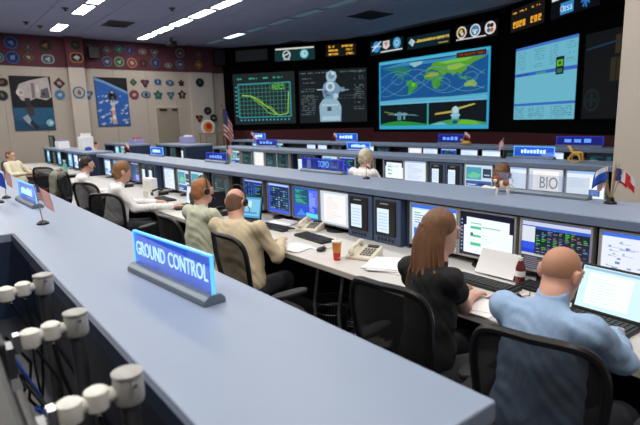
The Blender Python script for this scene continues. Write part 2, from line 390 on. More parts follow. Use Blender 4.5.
def d_module(c):
    r = random.Random(2); c.lay()
    for j in range(22):
        if r.random() < .85:
            for u0, n in ((.03, 12), (.82, 8)):
                if r.random() < .75: glyphs(c, u0, .08+.04*j, n, .018, .014, (130, 150, 160), r, .4, .4)
    glyphs(c, .03, .94, 50, .019, .016, (140, 160, 170), r, .4, .3)
    for j in (.45, .5): glyphs(c, .05, j, 44, .02, .01, (110, 130, 140), r, .5, .4)
    c.lay(); b = (150, 185, 205)
    c.poly([(.31, .02), (.62, .02), (.63, .3), (.6, .38), (.56, .45), (.36, .45), (.31, .36), (.3, .3)], b)
    c.poly([(.38, .45), (.56, .45), (.6, .55), (.62, .66), (.57, .74), (.52, .78), (.42, .78), (.37, .72), (.35, .6)], (120, 155, 180))
    c.poly([(.43, .78), (.54, .78), (.57, .86), (.55, .95), (.48, .98), (.42, .94), (.41, .86)], (165, 195, 212))
    c.rect(.27, .62, .37, .64, (170, 200, 215)); c.rect(.6, .58, .68, .66, (110, 140, 165)); c.rect(.62, .6, .74, .615, (150, 175, 190)); c.lay()
    c.disc(.47, .68, .07, (195, 220, 232)); c.rect(.42, .22, .48, .3, (60, 80, 100)); c.rect(.34, .05, .6, .12, (180, 210, 225)); c.disc(.49, .88, .045, (120, 150, 175)); c.rect(.34, .32, .58, .35, (185, 212, 226)); c.disc(.4, .58, .03, (90, 115, 140)); c.disc(.55, .5, .04, (180, 208, 224)); c.lay()
    c.disc(.47, .68, .035, (120, 150, 170)); c.rect(.4, .5, .46, .54, (80, 105, 130)); c.disc(.51, .92, .02, (220, 235, 240))
wall_display('projection_screen', 'grey video of a docked spacecraft module with telemetry on a wall display', 'L', -3.02, -.21, 1.69, 3.78, (22, 29, 33), d_module)
LAND = [
 [(-168, 66), (-140, 70), (-95, 72), (-80, 65), (-60, 55), (-66, 45), (-75, 38), (-81, 26), (-90, 30), (-97, 26), (-95, 18), (-84, 10), (-105, 20), (-117, 32), (-124, 42), (-130, 55), (-150, 60)],
 [(-80, 10), (-62, 10), (-50, 0), (-35, -7), (-40, -22), (-55, -35), (-68, -52), (-74, -45), (-70, -20), (-80, -5)],
 [(-17, 15), (-10, 34), (10, 37), (32, 31), (43, 12), (51, 11), (40, -5), (40, -20), (30, -32), (18, -34), (12, -18), (9, 4), (-8, 5)],
 [(-10, 37), (-5, 48), (8, 56), (12, 66), (28, 71), (60, 69), (100, 76), (140, 72), (178, 68), (160, 60), (142, 53), (132, 43), (122, 38), (121, 28), (108, 20), (104, 10), (98, 18), (90, 22), (80, 9), (73, 20), (60, 25), (57, 18), (45, 13), (35, 30), (28, 38), (20, 38), (12, 44), (0, 40)],
 [(114, -22), (130, -12), (142, -11), (153, -26), (148, -38), (136, -34), (116, -34)],
 [(-50, 60), (-25, 70), (-20, 80), (-55, 80), (-70, 77)], [(44, -14), (50, -16), (46, -25)], [(130, 32), (142, 40), (140, 35)], [(168, -46), (178, -38), (172, -42)], [(95, 5), (118, 5), (140, -5), (105, -6)]]
def d_map(c):
    r = random.Random(3); c.lay()
    def U(lo, la): return (.02+.96*((lo+60+180+60) % 360 if False else (lo+180))/360, .40+.55*(la+75)/160)
    c.rect(.015, .385, .985, .955, (24, 88, 150)); c.rect(.015, .955, .985, .985, (90, 190, 220)); c.rect(.015, .36, .985, .42, (110, 190, 225)); c.lay()
    c.poly([(.015, .9), (.25, .95), (.6, .93), (.985, .96), (.985, .9), (.6, .89), (.25, .9)], (60, 140, 190)); c.poly([(.015, .42), (.3, .44), (.7, .43), (.985, .45), (.985, .42), (.015, .42)], (90, 170, 200))
    c.lay()
    for i, L in enumerate(LAND): c.poly([U(*p) for p in L], ((40, 120, 110), (60, 150, 60), (70, 150, 50), (90, 160, 50), (130, 180, 60), (150, 200, 200), (70, 140, 50), (80, 140, 60), (70, 140, 60), (60, 140, 70))[i])
    c.lay()
    c.poly([U(*p) for p in [(-15, 18), (10, 32), (30, 28), (35, 18), (0, 14)]], (160, 170, 60)); c.poly([U(*p) for p in [(60, 50), (100, 55), (120, 45), (90, 32), (65, 35)]], (150, 190, 70)); c.poly([U(*p) for p in [(120, -22), (140, -18), (145, -30), (122, -30)]], (160, 180, 80)); c.poly([U(*p) for p in [(-60, 0), (-45, -5), (-50, -20), (-60, -15)]], (110, 190, 60))
    c.poly([U(*p) for p in [(30, 65), (80, 72), (140, 70), (120, 60), (60, 58)]], (120, 200, 80))
    c.lay()
    for ph in (0, 70, 140, 210):
        pts = [U(lo, 51*math.sin(math.radians((lo+ph)*1.0))) for lo in range(-178, 179, 8)]; c.line(pts, .014, (100, 165, 190))
    for u, v, rr in ((.2, .72, .06), (.62, .6, .07), (.42, .7, .05), (.86, .66, .05)):
        c.line([(u+rr*math.cos(k*PI/8), v+rr*1.2*math.sin(k*PI/8)) for k in range(17)], .01, (120, 180, 200))
    c.line([(.015, .41), (.985, .41)], .03, (90, 200, 220))
    c.rect(.74, .91, .97, .975, (50, 30, 24)); c.lay(); glyphs(c, .76, .925, 17, .012, .03, (150, 70, 40), r)
    c.rect(.015, .05, .49, .36, (8, 26, 30)); c.rect(.505, .05, .985, .36, (10, 20, 26)); c.rect(.494, .05, .502, .36, (70, 170, 90)); c.lay()
    c.poly([(.015, .05), (.49, .05), (.49, .07), (.36, .1), (.22, .12), (.1, .1), (.015, .07)], (40, 150, 60)); c.poly([(.505, .05), (.985, .05), (.985, .08), (.85, .12), (.72, .13), (.6, .1), (.505, .06)], (60, 160, 90))
    c.lay(); c.rect(.015, .02, .985, .05, (60, 170, 220)); c.poly([(.74, .06), (.95, .055), (.9, .1), (.8, .12)], (110, 190, 60)); c.poly([(.52, .055), (.68, .06), (.62, .09)], (120, 190, 230))
    tr = (110, 150, 160)
    c.line([(.1, .22), (.38, .2)], .03, tr); c.rect(.2, .13, .24, .25, (90, 140, 160)); c.rect(.26, .14, .28, .24, tr); c.rect(.17, .2, .3, .23, (130, 170, 180)); c.line([(.06, .26), (.16, .23)], .04, (120, 120, 60)); c.line([(.29, .21), (.41, .19)], .03, (70, 130, 140))
    c.poly([(.56, .19), (.72, .215), (.72, .245), (.57, .215)], (190, 170, 80)); c.poly([(.76, .25), (.9, .31), (.89, .325), (.75, .275)], (190, 180, 90)); c.rect(.71, .13, .77, .27, (130, 190, 210)); c.lay(); c.disc(.74, .25, .025, (180, 220, 230)); c.rect(.7, .17, .78, .19, (160, 210, 225)); c.rect(.72, .07, .76, .11, (40, 60, 150))
    for i in range(12): c.rect(.04+r.random()*.4, .28+r.random()*.05, .05+r.random()*.001+.4*0, .285, (60, 120, 90)) if False else None
wall_display('projection_screen', 'large central world map display with orbit tracks and two station views', 'C', .42, 5.28, 1.38, 3.90, (50, 170, 215), d_map)
def d_table(c):
    r = random.Random(6); c.lay(); c.rect(0, .965, 1, 1, (70, 120, 210)); cy = (70, 130, 150)
    for j in range(8):
        for u0, n in ((.04, 9), (.34, 10), (.6, 7), (.84, 8)): glyphs(c, u0, .7+.032*j, n, .017, .013, cy, r, .35, .35) if r.random() < .8 else None
    c.rect(0, .60, 1, .645, (60, 100, 200)); c.rect(0, .19, 1, .225, (60, 110, 200)); c.lay()
    glyphs(c, .05, .61, 12, .02, .018, (40, 60, 120), r); c.rect(.38, .6, .55, .63, (70, 150, 150)); c.lay()
    for j in range(6):
        for u0, n in ((.03, 10), (.28, 16), (.66, 18)): glyphs(c, u0, .02+.027*j, n, .017, .013, (50, 100, 120), r, .35, .3)
    c.rect(.70, .56, .82, .78, (20, 40, 40)); c.lay(); c.rect(.715, .66, .805, .74, (100, 190, 40)); c.rect(.72, .58, .8, .63, (60, 110, 90)); c.lay(); c.rect(.74, .68, .78, .72, (40, 100, 40))
wall_display('projection_screen', 'cyan text table display on the right of the display wall', 'R', 1.08, 3.73, 1.65, 3.62, (112, 190, 212), d_table)
def d_dark(c):
    r = random.Random(8); c.lay()
    for i in range(3):
        c.rect(.36+.07*i, .72, .42+.07*i, .92, (52, 46, 26)); c.rect(.32+.07*i, .42, .38+.07*i, .68, (46, 42, 26))
    c.line([(.02, .82), (.62, .88)], .045, (24, 50, 72)); c.disc(.12, .22, .1, (26, 34, 36)); c.lay(); c.disc(.12, .22, .075, (14, 18, 20)); c.lay(); c.rect(.1, .14, .14, .3, (26, 34, 36)); c.rect(.05, .2, .19, .24, (26, 34, 36))
wall_display('projection_screen', 'almost black display with faint solar array picture beside the right wall', 'R', 3.98, 6.6, 1.65, 3.55, (13, 16, 18), d_dark)
def d_blank(c): c.lay(); c.rect(.03, .05, .97, .95, (22, 24, 28))
wall_display('header_sign', 'unlit dark header panel at the far left of the display wall', 'L', -5.8, -4.34, 4.30, 4.76, (16, 17, 20), d_blank, 'sign', .03)
def d_emb(c):
    c.lay(); c.rect(.02, .84, .98, .95, (232, 226, 214)); c.disc(.3, .45, .105, (190, 205, 205)); c.disc(.74, .45, .105, (110, 190, 205)); c.lay()
    c.disc(.3, .47, .07, (20, 50, 56)); c.disc(.74, .45, .075, (180, 225, 230)); c.rect(.22, .08, .38, .16, (190, 205, 205)); c.rect(.27, .2, .33, .3, (20, 50, 56)); c.lay(); c.line([(.22, .36), (.38, .6)], .06, (200, 212, 212)); c.disc(.76, .48, .035, (120, 190, 205))
wall_display('header_sign', 'teal header sign with white bar and two round emblems', 'L', -4.03, -2.31, 4.21, 4.74, (22, 52, 56), d_emb, 'sign', .03)
def d_led(c):
    r = random.Random(9); c.lay(); o = (236, 176, 50)
    for j, (a, b) in enumerate(((5, 9), (8, 6), (8, 6))):
        v = .72-.31*j; glyphs(c, .1, v, a, .04, .16, o, r, .22, .05); glyphs(c, .93-.042*b if b < 9 else .54, v, b, .042, .16, o, r, .22, .05)
wall_display('led_clock_sign', 'amber three-line digital readout above the left displays', 'L', -1.85, -.62, 4.27, 4.73, (16, 14, 10), d_led, 'sign', .03, material='screen')
def d_tri(c):
    c.lay(); c.disc(.2, .58, .12, (60, 150, 220)); c.poly([(.4, .9), (.6, .9), (.6, .45), (.5, .28), (.4, .45)], (225, 215, 215)); c.disc(.82, .62, .115, (80, 160, 215)); c.lay()
    c.line([(.06, .3), (.2, .62), (.34, .92)], .05, (220, 235, 245)); c.line([(.04, .62), (.36, .56)], .03, (200, 225, 240)); c.poly([(.44, .8), (.56, .8), (.5, .48)], (200, 110, 110)); c.disc(.82, .62, .07, (150, 205, 230)); c.disc(.16, .64, .02, (255, 255, 255)); c.rect(.33, .1, .98, .19, (225, 230, 232)); c.lay(); c.rect(.8, .54, .84, .72, (60, 120, 180))
wall_display('header_sign', 'dark header sign with three blue and white emblems left of the map', 'C', -.05, 1.65, 4.20, 4.70, (14, 34, 40), d_tri, 'sign', .03)
def d_gold(c):
    r = random.Random(10); c.lay(); c.poly([(.03, .55), (.1, .85), (.19, .6), (.13, .2)], (205, 220, 232)); c.rect(.25, .45, .3, .68, (225, 190, 70)); glyphs(c, .31, .46, 26, .026, .2, (225, 195, 90), r, .2, .06); c.line([(.2, .5), (.97, .62)], .03, (210, 180, 80)); glyphs(c, .75, .12, 12, .018, .08, (210, 190, 90), r); c.lay(); c.disc(.1, .55, .04, (150, 190, 220))
wall_display('header_sign', 'dark teal header sign with gold lettering above the map', 'C', 1.86, 3.72, 4.19, 4.62, (14, 38, 46), d_gold, 'sign', .03)
def d_round(c):
    c.lay()
    for u, col in ((.15, (225, 215, 190)), (.48, (220, 232, 240)), (.83, (235, 225, 220))): c.disc(u, .56, .125, col, 24)
    c.rect(.02, .1, .74, .17, (225, 225, 230)); c.lay()
    c.disc(.15, .56, .09, (30, 30, 40), 20); c.disc(.48, .56, .1, (70, 130, 180), 20)
    for k in range(4):
        t = PI/4+k*PI/2; c.disc(.83+.05*math.cos(t), .56+.2*math.sin(t), .042, ((40, 36, 40), (60, 60, 70), (50, 110, 150), (190, 110, 60))[k], 12)
    c.lay(); c.disc(.14, .62, .045, (225, 190, 70), 14); c.disc(.17, .47, .035, (210, 215, 215), 14); c.rect(.42, .5, .54, .62, (225, 232, 238)); c.disc(.48, .42, .03, (230, 236, 240), 12); c.lay(); c.rect(.44, .54, .52, .57, (40, 80, 140))
wall_display('header_sign', 'black header sign with three round crests above the map corner', 'C', 3.95, 5.5, 4.17, 4.66, (10, 14, 16), d_round, 'sign', .03)
def d_led2(c):
    r = random.Random(12); c.lay(); o = (230, 160, 45)
    glyphs(c, .06, .78, 4, .035, .07, o, r, .2, 0); glyphs(c, .28, .78, 6, .035, .07, o, r, .2, .1); glyphs(c, .64, .78, 7, .035, .07, o, r, .2, .1)
    for k, u in enumerate((.08, .18, .28, .38, .62, .73, .84)):
        c.rect(u, .16, u+.035, .42, o); c.rect(u, .38, u+.08, .43, o); c.rect(u, .16, u+.08, .21, o); c.rect(u+.05, .2 if k % 2 else .28, u+.08, .4, o)
wall_display('led_clock_sign', 'amber two-line digital clock above the right displays', 'R', .74, 2.33, 4.12, 4.74, (18, 15, 11), d_led2, 'sign', .03, material='screen')
def d_esa(c):
    c.lay(); c.rect(.22, .1, .5, .62, (60, 140, 200)); c.disc(.26, .36, .045, (235, 245, 250)); c.lay(); c.rect(0.02, .82, .2, .95, (235, 238, 240)); c.disc(.26, .36, .024, (60, 140, 200))
    for k in range(8):
        t = k*PI/4+.2; c.line([(.74, .45), (.74+.09*math.cos(t), .45+.36*math.sin(t))], .05, (50, 120, 200))
t = wall_display('header_sign', 'blue and white header sign reading esa beside a blue starburst', 'R', 2.6, 4.35, 4.12, 4.64, (10, 12, 16), d_esa, 'sign', .03)
link('lettering', text_mesh('esa', .26), 'letter', t, (-.2, -.034, .19), (PI/2, 0, 0))

# ================================================================== LEFT WALL DECORATION
RX = PI/2  # canvas facing +X: rotate about Z by +90 deg
def poster_eva(c):
    c.lay(); c.rect(0, 0, 1, .42, (34, 84, 120)); c.rect(0, .42, 1, 1, (14, 18, 26)); c.lay(); c.poly([(0, 0), (1, 0), (1, .12), (.6, .1), (0, .2)], (26, 70, 104)); c.lay()
    c.poly([(.12, .72), (.22, .86), (.5, .93), (.95, 1), (1, .62), (.85, .56), (.6, .6), (.4, .54), (.22, .56)], (176, 166, 166)); c.disc(.88, .13, .1, (120, 180, 190)); c.poly([(.3, .42), (.42, .5), (.52, .42), (.5, .28), (.36, .26)], (60, 54, 60)); c.lay()
    c.disc(.22, .7, .1, (200, 190, 190)); c.rect(.5, .6, .58, .88, (120, 112, 116)); c.poly([(.7, .6), (.95, .6), (.92, .8), (.74, .76)], (90, 86, 94)); c.poly([(.2, .24), (.34, .3), (.4, .2), (.55, .04), (.5, .02), (.3, .14)], (150, 160, 170)); c.poly([(.3, .6), (.44, .6), (.46, .44), (.34, .4)], (40, 36, 44)); c.lay()
    c.disc(.24, .7, .05, (150, 140, 146)); c.rect(.62, .7, .68, .84, (200, 192, 190)); c.poly([(.42, .2), (.6, .03), (.52, .0), (.36, .12)], (30, 40, 54)); c.disc(.8, .68, .05, (60, 56, 64)); c.disc(.9, .13, .04, (190, 220, 220))
def poster_shuttle(c):
    c.lay(); c.poly([(0, 0), (1, 0), (1, .72), (.6, .84), (.3, .93), (0, 1)], (40, 90, 170)); c.lay(); c.poly([(0, .94), (.3, .88), (.62, .78), (1, .66), (1, .72), (.6, .84), (.3, .93), (0, 1)], (110, 150, 200)); c.lay()
    r = random.Random(5)
    for i in range(34):
        u, v = r.random()*.92+.04, r.random()*.6+.04; a = .03+r.random()*.07; c.poly([(max(0, u-a), v), (u, max(0, v-a*.35)), (min(1, u+a), v+.02), (u+a*.2, v+a*.4)], (lambda q: (130+q, 165+q//2, 205+q//4))(r.randint(0, 70)))
    c.lay(); c.rect(.43, .42, .56, .7, (190, 196, 206)); c.poly([(.34, .62), (.5, .78), (.66, .62), (.6, .54), (.4, .54)], (40, 44, 56)); c.poly([(.46, .42), (.54, .42), (.58, .04), (.44, .04)], (196, 160, 140)); c.lay(); c.disc(.5, .36, .06, (226, 190, 170)); c.rect(.47, .5, .53, .62, (90, 96, 110)); c.disc(.5, .7, .04, (170, 176, 190)); c.rect(.47, .14, .55, .22, (220, 220, 222)); c.poly([(.4, .26), (.46, .2), (.44, .16)], (170, 120, 90))
def poster(label, y0, y1, z0, z1, bg, draw):
    t = thing('photo_poster', label, 'poster', (XL, (y0+y1)/2, z0), RX); w, h = y1-y0, z1-z0
    MB().span(-w/2-.012, w/2+.012, -.03, 0, -.012, h+.012).build('backing', 'black_plastic', t); c = Canvas(w, h, bg, .0015); draw(c); c.build('print', t, 'print', (0, -.032, h/2))
poster('tall poster of a white-suited spacewalker above dark blue earth', 2.62, 3.84, 1.73, 3.53, (14, 18, 26), poster_eva)
poster('tall poster of a shuttle orbiter over blue cloudy earth', 5.31, 6.46, 1.80, 3.56, (8, 10, 18), poster_shuttle)
# mission patches : (y, z, diameter, shape, rim, field, accent, where)
PW = {'B1': 'upper row on maroon band', 'B2': 'lower row on maroon band', 'P1': 'upper row above the door', 'P2': 'lower row above the door'}
PATCH = [
 (2.81, 4.60, .44, 'c', (90, 120, 190), (24, 60, 140), (160, 180, 220), 'B1'), (3.29, 4.50, .34, 'd', (110, 90, 90), (70, 60, 66), (150, 120, 110), 'B1'), (3.82, 4.58, .46, 'c', (70, 50, 40), (30, 24, 26), (190, 110, 50), 'B1'),
 (4.72, 4.62, .36, 'c', (70, 54, 50), (40, 34, 40), (110, 90, 80), 'B1'), (5.26, 4.68, .26, 's', (130, 96, 80), (90, 60, 56), (160, 130, 110), 'B1'), (5.85, 4.54, .30, 'd', (140, 140, 150), (60, 70, 90), (180, 180, 190), 'B1'), (6.29, 4.60, .36, 'd', (40, 130, 130), (30, 90, 110), (80, 170, 150), 'B1'),
 (6.68, 4.58, .36, 'c', (70, 80, 150), (30, 36, 90), (110, 120, 180), 'B1'), (7.17, 4.57, .32, 'o', (190, 180, 170), (120, 100, 90), (210, 200, 190), 'B1'), (7.64, 4.56, .36, 't', (170, 170, 175), (60, 60, 80), (210, 210, 210), 'B1'), (8.68, 4.60, .40, 'c', (170, 165, 165), (90, 84, 90), (200, 190, 180), 'B1'), (9.43, 4.57, .34, 's', (140, 110, 110), (90, 60, 70), (150, 130, 130), 'B1'),
 (2.40, 4.11, .34, 'c', (150, 170, 180), (60, 120, 150), (200, 210, 210), 'B2'), (2.80, 4.13, .44, 'c', (70, 110, 190), (20, 50, 130), (150, 180, 230), 'B2'), (3.27, 4.16, .36, 'd', (150, 120, 100), (90, 60, 50), (220, 200, 180), 'B2'), (3.86, 4.13, .42, 'h', (190, 200, 210), (60, 110, 130), (220, 220, 210), 'B2'), (4.72, 4.19, .48, 'h', (200, 130, 60), (30, 30, 50), (220, 230, 235), 'B2'),
 (5.82, 4.14, .40, 'c', (120, 130, 170), (60, 60, 100), (190, 190, 210), 'B2'), (6.26, 4.15, .40, 'c', (170, 190, 160), (40, 110, 70), (190, 210, 190), 'B2'), (6.73, 4.13, .40, 'c', (220, 150, 130), (150, 60, 60), (230, 210, 190), 'B2'), (7.16, 4.13, .36, 'c', (110, 50, 36), (50, 26, 26), (150, 80, 50), 'B2'), (7.64, 4.17, .42, 'c', (110, 120, 170), (50, 60, 110), (160, 170, 200), 'B2'), (8.16, 4.10, .32, 'o', (190, 190, 190), (110, 110, 130), (210, 210, 210), 'B2'), (8.65, 4.16, .40, 'c', (130, 140, 180), (70, 80, 120), (200, 200, 210), 'B2'), (9.40, 4.17, .38, 'd', (210, 160, 60), (150, 100, 50), (230, 200, 120), 'B2'),
 (2.40, 3.32, .36, 'h', (70, 46, 44), (50, 36, 40), (150, 120, 100), 'upper one of the two left of the spacewalk poster'), (2.36, 2.89, .36, 'c', (60, 70, 90), (40, 44, 60), (160, 140, 120), 'lower one of the two left of the spacewalk poster'),
 (4.13, 3.32, .40, 'd', (60, 44, 50), (120, 60, 60), (220, 210, 200), 'upper one right of the spacewalk poster'), (4.11, 2.93, .38, 'c', (130, 180, 220), (90, 150, 210), (230, 240, 245), 'lower one right of the spacewalk poster'), (4.68, 3.00, .44, 'c', (60, 120, 180), (225, 228, 225), (190, 120, 60), 'alone on the pilaster between the posters'), (5.06, 2.95, .40, 't', (110, 170, 210), (60, 120, 180), (220, 230, 240), 'left of the shuttle poster beside the pilaster'),
 (6.72, 3.42, .30, 'd', (90, 130, 80), (50, 90, 70), (130, 160, 110), 'P1'), (7.17, 3.41, .38, 't', (60, 50, 60), (140, 50, 50), (70, 110, 170), 'P1'), (7.68, 3.45, .30, 'h', (90, 140, 190), (50, 100, 170), (210, 220, 225), 'P1'), (8.17, 3.43, .36, 'o', (70, 110, 160), (90, 140, 180), (190, 210, 220), 'P1'), (8.65, 3.43, .30, 's', (60, 30, 34), (110, 40, 46), (70, 60, 60), 'P1'), (9.41, 3.46, .38, 'c', (30, 40, 70), (20, 26, 50), (120, 110, 120), 'P1'),
 (6.71, 2.95, .38, 'c', (60, 80, 140), (200, 70, 60), (220, 220, 225), 'P2'), (7.17, 2.96, .40, 'o', (50, 90, 160), (170, 190, 200), (60, 80, 120), 'P2'), (7.65, 2.95, .40, 's', (60, 130, 130), (50, 110, 110), (110, 170, 130), 'P2'), (8.17, 2.96, .38, 't', (90, 150, 160), (70, 130, 160), (170, 190, 190), 'P2'), (8.65, 2.97, .40, 's', (90, 60, 50), (70, 50, 46), (200, 190, 170), 'P2'),
 (9.68, 2.31, .36, 'c', (50, 56, 70), (30, 34, 46), (130, 130, 140), 'above the round glowing plaque, upper of two dark discs'), (9.93, 2.01, .34, 'c', (60, 60, 70), (34, 34, 44), (190, 190, 190), 'nearest the flag beside the display wall, lower of two dark discs'), (9.28, 2.02, .38, 't', (70, 50, 40), (90, 60, 46), (200, 110, 50), 'pointed one left of the round glowing plaque'),
]
CN = {'c': 'round', 'd': 'diamond', 's': 'star-edged', 'o': 'oval', 't': 'three-cornered', 'h': 'shield'}
def cname(c):
    r, g, b = c; mx, mn = max(c), min(c)
    if mx < 60: return 'dark'
    if mn > 190: return 'white'
    if mx-mn < 28: return 'grey'
    if r == mx: return 'pink' if (r > 190 and g > 120 and b > 110) else ('orange' if r > 180 and g > 90 else 'brown' if g > b*.8 else 'red')
    if g == mx: return 'green' if g > b*1.1 else 'teal'
    return 'pale blue' if mn > 110 else 'blue'
def shape(k, r, n=24):
    out = []
    for i in range(n):
        t = 2*PI*i/n
        if k == 'c': q = 1
        elif k == 'o': out.append((r*math.cos(t), .7*r*math.sin(t))); continue
        elif k == 'd': q = 1/(abs(math.cos(t))+abs(math.sin(t)))*1.05
        elif k == 's': q = .82+.18*math.cos(5*(t-PI/2))
        elif k == 't': q = .78+.22*math.cos(3*(t+PI/2))
        else: q = .95+.1*math.cos(2*t)+.08*math.sin(t)*math.sin(3*t)
        out.append((r*q*math.cos(t), r*q*math.sin(t)))
    return out
cnt = {}
for (y, z, d, k, c0, c1, c2, where) in PATCH:
    w = PW.get(where)
    if w:
        cnt[where] = cnt.get(where, 0)+1; lab = '%s %s patch, %s from left in the %s' % (cname(c0), CN[k], ORD[cnt[where]-1], w)
    else: lab = '%s %s patch, %s' % (cname(c0), CN[k], where)
    c0, c1, c2 = [tuple(int(v*.72) for v in q) for q in (c0, c1, c2)]; d *= .93
    onp = 4.42 < y < 4.95 or 8.98 < y < 10.0
    xo = XL + ((.31 if z > 3.9 else .28) if 4.42 < y < 4.95 else ((.15 if z > 3.9 else .12) if 8.98 < y < 10.0 else (.02 if z > 3.9 else 0)))
    t = thing('mission_patch', lab, 'patch', (xo, y, z), RX, 'mission patches on the side wall')
    r = d/2
    m = MB(); ro = shape(k, r); n = len(ro); m.add([(a, 0, b) for a, b in ro]+[(a, -.025, b) for a, b in ro], [tuple(range(n)), tuple(range(2*n-1, n-1, -1))]+[(i, n+i, n+(i+1) % n, (i+1) % n) for i in range(n)], c0); m.build('rim', 'print', t)
    m = MB(); rf = shape(k, r*.8)[::-1]; m.add([(a, -.028, b) for a, b in rf], [tuple(range(n))], c1); m.build('field', 'print', t)
    m = MB(); rg = random.Random(int(y*100+z*10)); a0 = rg.random()*PI
    kk = rg.choice('sdot'); rs_ = [(x*math.cos(a0)-zz*math.sin(a0)*.7, x*math.sin(a0)+zz*math.cos(a0)*.7) for x, zz in shape(kk, r*.5)][::-1]; m.add([(a, -.031, b) for a, b in rs_], [tuple(range(n))], c2)
    m.add([(x*.5+r*.1, -.033, zz*.4-r*.3) for x, zz in shape('c', r*.4)[::-1]], [tuple(range(n))], tuple(int((p+q)/2) for p, q in zip(c0, c2))); m.build('emblem', 'print', t)
t = thing('round_plaque', 'round white and orange plaque on the side wall near the flag', 'plaque', (XL+.12, 9.64, 1.64), RX)
m = MB(); m.cyl((0, 0, 0), (0, -.04, 0), .31, n=28); m.build('disc', 'paper', t, smooth=True); m = MB(); m.cyl((0, -.04, 0), (0, -.046, 0), .22, n=28); m.build('inset', 'orange', t); MB().cyl((.03, -.046, .04), (.03, -.052, .04), .12, n=20).build('emblem', 'red', t)
# door, wall speakers, flag on a pole, shelf table below the plaque
d = thing('door_1', 'grey-beige flush door in the patch wall', 'door', (XL, 7.98, 0), RX); d['kind'] = 'structure'
MB().span(-.46, .46, -.05, 0, 0, 2.46).build('leaf', 'door_paint', d, bevel=.006); m = MB(); m.span(-.53, -.46, -.04, 0, 0, 2.53); m.span(.46, .53, -.04, 0, 0, 2.53); m.span(-.46, .46, -.04, 0, 2.46, 2.53); m.build('frame', 'wall_pale', d); MB().cyl((.38, -.05, 1.0), (.38, -.12, 1.0), .03).build('handle', 'steel', d); MB().box((-.2, -.08, 2.38), (.3, .06, .06)).build('closer', 'black_plastic', d); MB().box((.28, -.08, 2.38), (.2, .06, .05)).build('closer_arm', 'black_plastic', d)
def wspeaker(label, y, z, w, xo):
    t = thing('wall_speaker', label, 'speaker', (XL+xo, y, z), RX, 'black wall loudspeakers')
    MB().span(-w/2, w/2, -.3, -.06, -w*.6, w*.6).build('cabinet', 'black_plastic', t, bevel=.015); MB().span(-.05, .05, -.06, 0, -.06, .06).build('bracket', 'dark_plastic', t); MB().span(-w/2+.02, w/2-.02, -.312, -.3, -w*.55, w*.55).build('grille', 'dark_plastic', t)
wspeaker('black wall loudspeaker on the maroon band above the shuttle poster', 5.32, 4.40, .34, .02); wspeaker('black wall loudspeaker in the corner by the display wall', 10.3, 4.46, .5, .02)

def flag_mesh(w, h, kind, sag=.3, waves=1.5, amp=.02, nx=14, seed=0):
    """cloth hanging from a staff along local z at x=0; returns MB with face colours"""
    m = MB(); ny = 13
    def P(i, j):
        u = i/nx; v = j/ny; x = u*w*(1-sag*.35); z = v*h - sag*h*u*u*.9; y = amp*math.sin(u*waves*2*PI+v*1.3+seed)*(.3+u); return (x, y, z)
    vs = [P(i, j) for i in range(nx+1) for j in range(ny+1)]; fs = []; cs = []
    for i in range(nx):
        for j in range(ny):
            u = (i+.5)/nx; v = (j+.5)/ny
            if kind == 'us': c = (178, 40, 54) if j % 2 == 0 else (232, 226, 224)
            if kind == 'us' and u < .42 and j >= 6: c = (44, 54, 110) if (i+j) % 2 else (84, 92, 140)
            if kind == 'blue': c = (30, 70, 170)
            if kind == 'bluewhite': c = (30, 80, 180) if v < .62 else (225, 228, 235)
            if kind == 'tri': c = (210, 40, 44) if u > .66 else ((230, 228, 228) if u > .33 else (40, 60, 130))
            if kind == 'redwhite': c = (205, 40, 44) if v < .5 else (232, 230, 230)
            if kind == 'can': c = (205, 40, 44) if (u < .28 or u > .72 or .42 < u < .58 and .3 < v < .7) else (232, 230, 230)
            fs.append((i*(ny+1)+j, (i+1)*(ny+1)+j, (i+1)*(ny+1)+j+1, i*(ny+1)+j+1)); cs.append(c)
    b = len(m.v); m.v += vs; m.f += fs; m.c += cs; return m
t = thing('flag_stand', 'large striped flag hanging from a floor pole beside the display wall', 'flag', (-19.3, 10.05, 0), .6)
MB().lathe([(.2, 0), (.2, .03), (.06, .08), (.03, .12)], 20).build('base', 'brass', t, smooth=True); MB().cyl((0, 0, .1), (0, 0, 2.45), .018).build('pole', 'brass', t); MB().lathe([(.02, 2.45), (.05, 2.5), (.03, 2.56), (.003, 2.62)], 12).build('finial', 'brass', t); flag_mesh(.75, 1.2, 'us', 1.0, 2.5, .07, seed=1).build('cloth', 'print', t, (.015, 0, 1.2), (0, 0, 0))

# ================================================================== CONSOLES
ZS = 1.20; ZD = .74
def console(label, x0, x1, yn, yf, divs=()):
    t = thing('console', label, 'console', ((x0+x1)/2, (yn+yf)/2, 0)); L = (x1-x0)/2; w = (yf-yn)/2
    MB().span(-L, L, -w+.012, w, ZS-.05, ZS).build('shelf_top', 'shelf', t, bevel=.006)
    MB().span(-L, L, -w, -w+.012, ZS-.055, ZS-.006).build('edge_strip', 'shelf_edge', t)
    MB().span(-L+.04, L-.04, w-.05, w-.01, 0, ZS-.05).build('back_panel', 'navy', t)
    MB().span(-L+.04, L-.04, -w+.22, -w+.25, ZD, ZS-.05).build('instrument_panel', 'navy_dark', t)
    for s in (-1, 1): MB().span(s*L-(.04 if s > 0 else 0), s*L+(.04 if s < 0 else 0), -w+.02, w-.01, 0, ZS-.05).build('end_panel', 'navy', t, bevel=.004)
    for x in divs: MB().span(x-(x0+x1)/2-.015, x-(x0+x1)/2+.015, -w+.06, w-.05, ZD, ZS-.05).build('divider', 'navy', t)
    return t
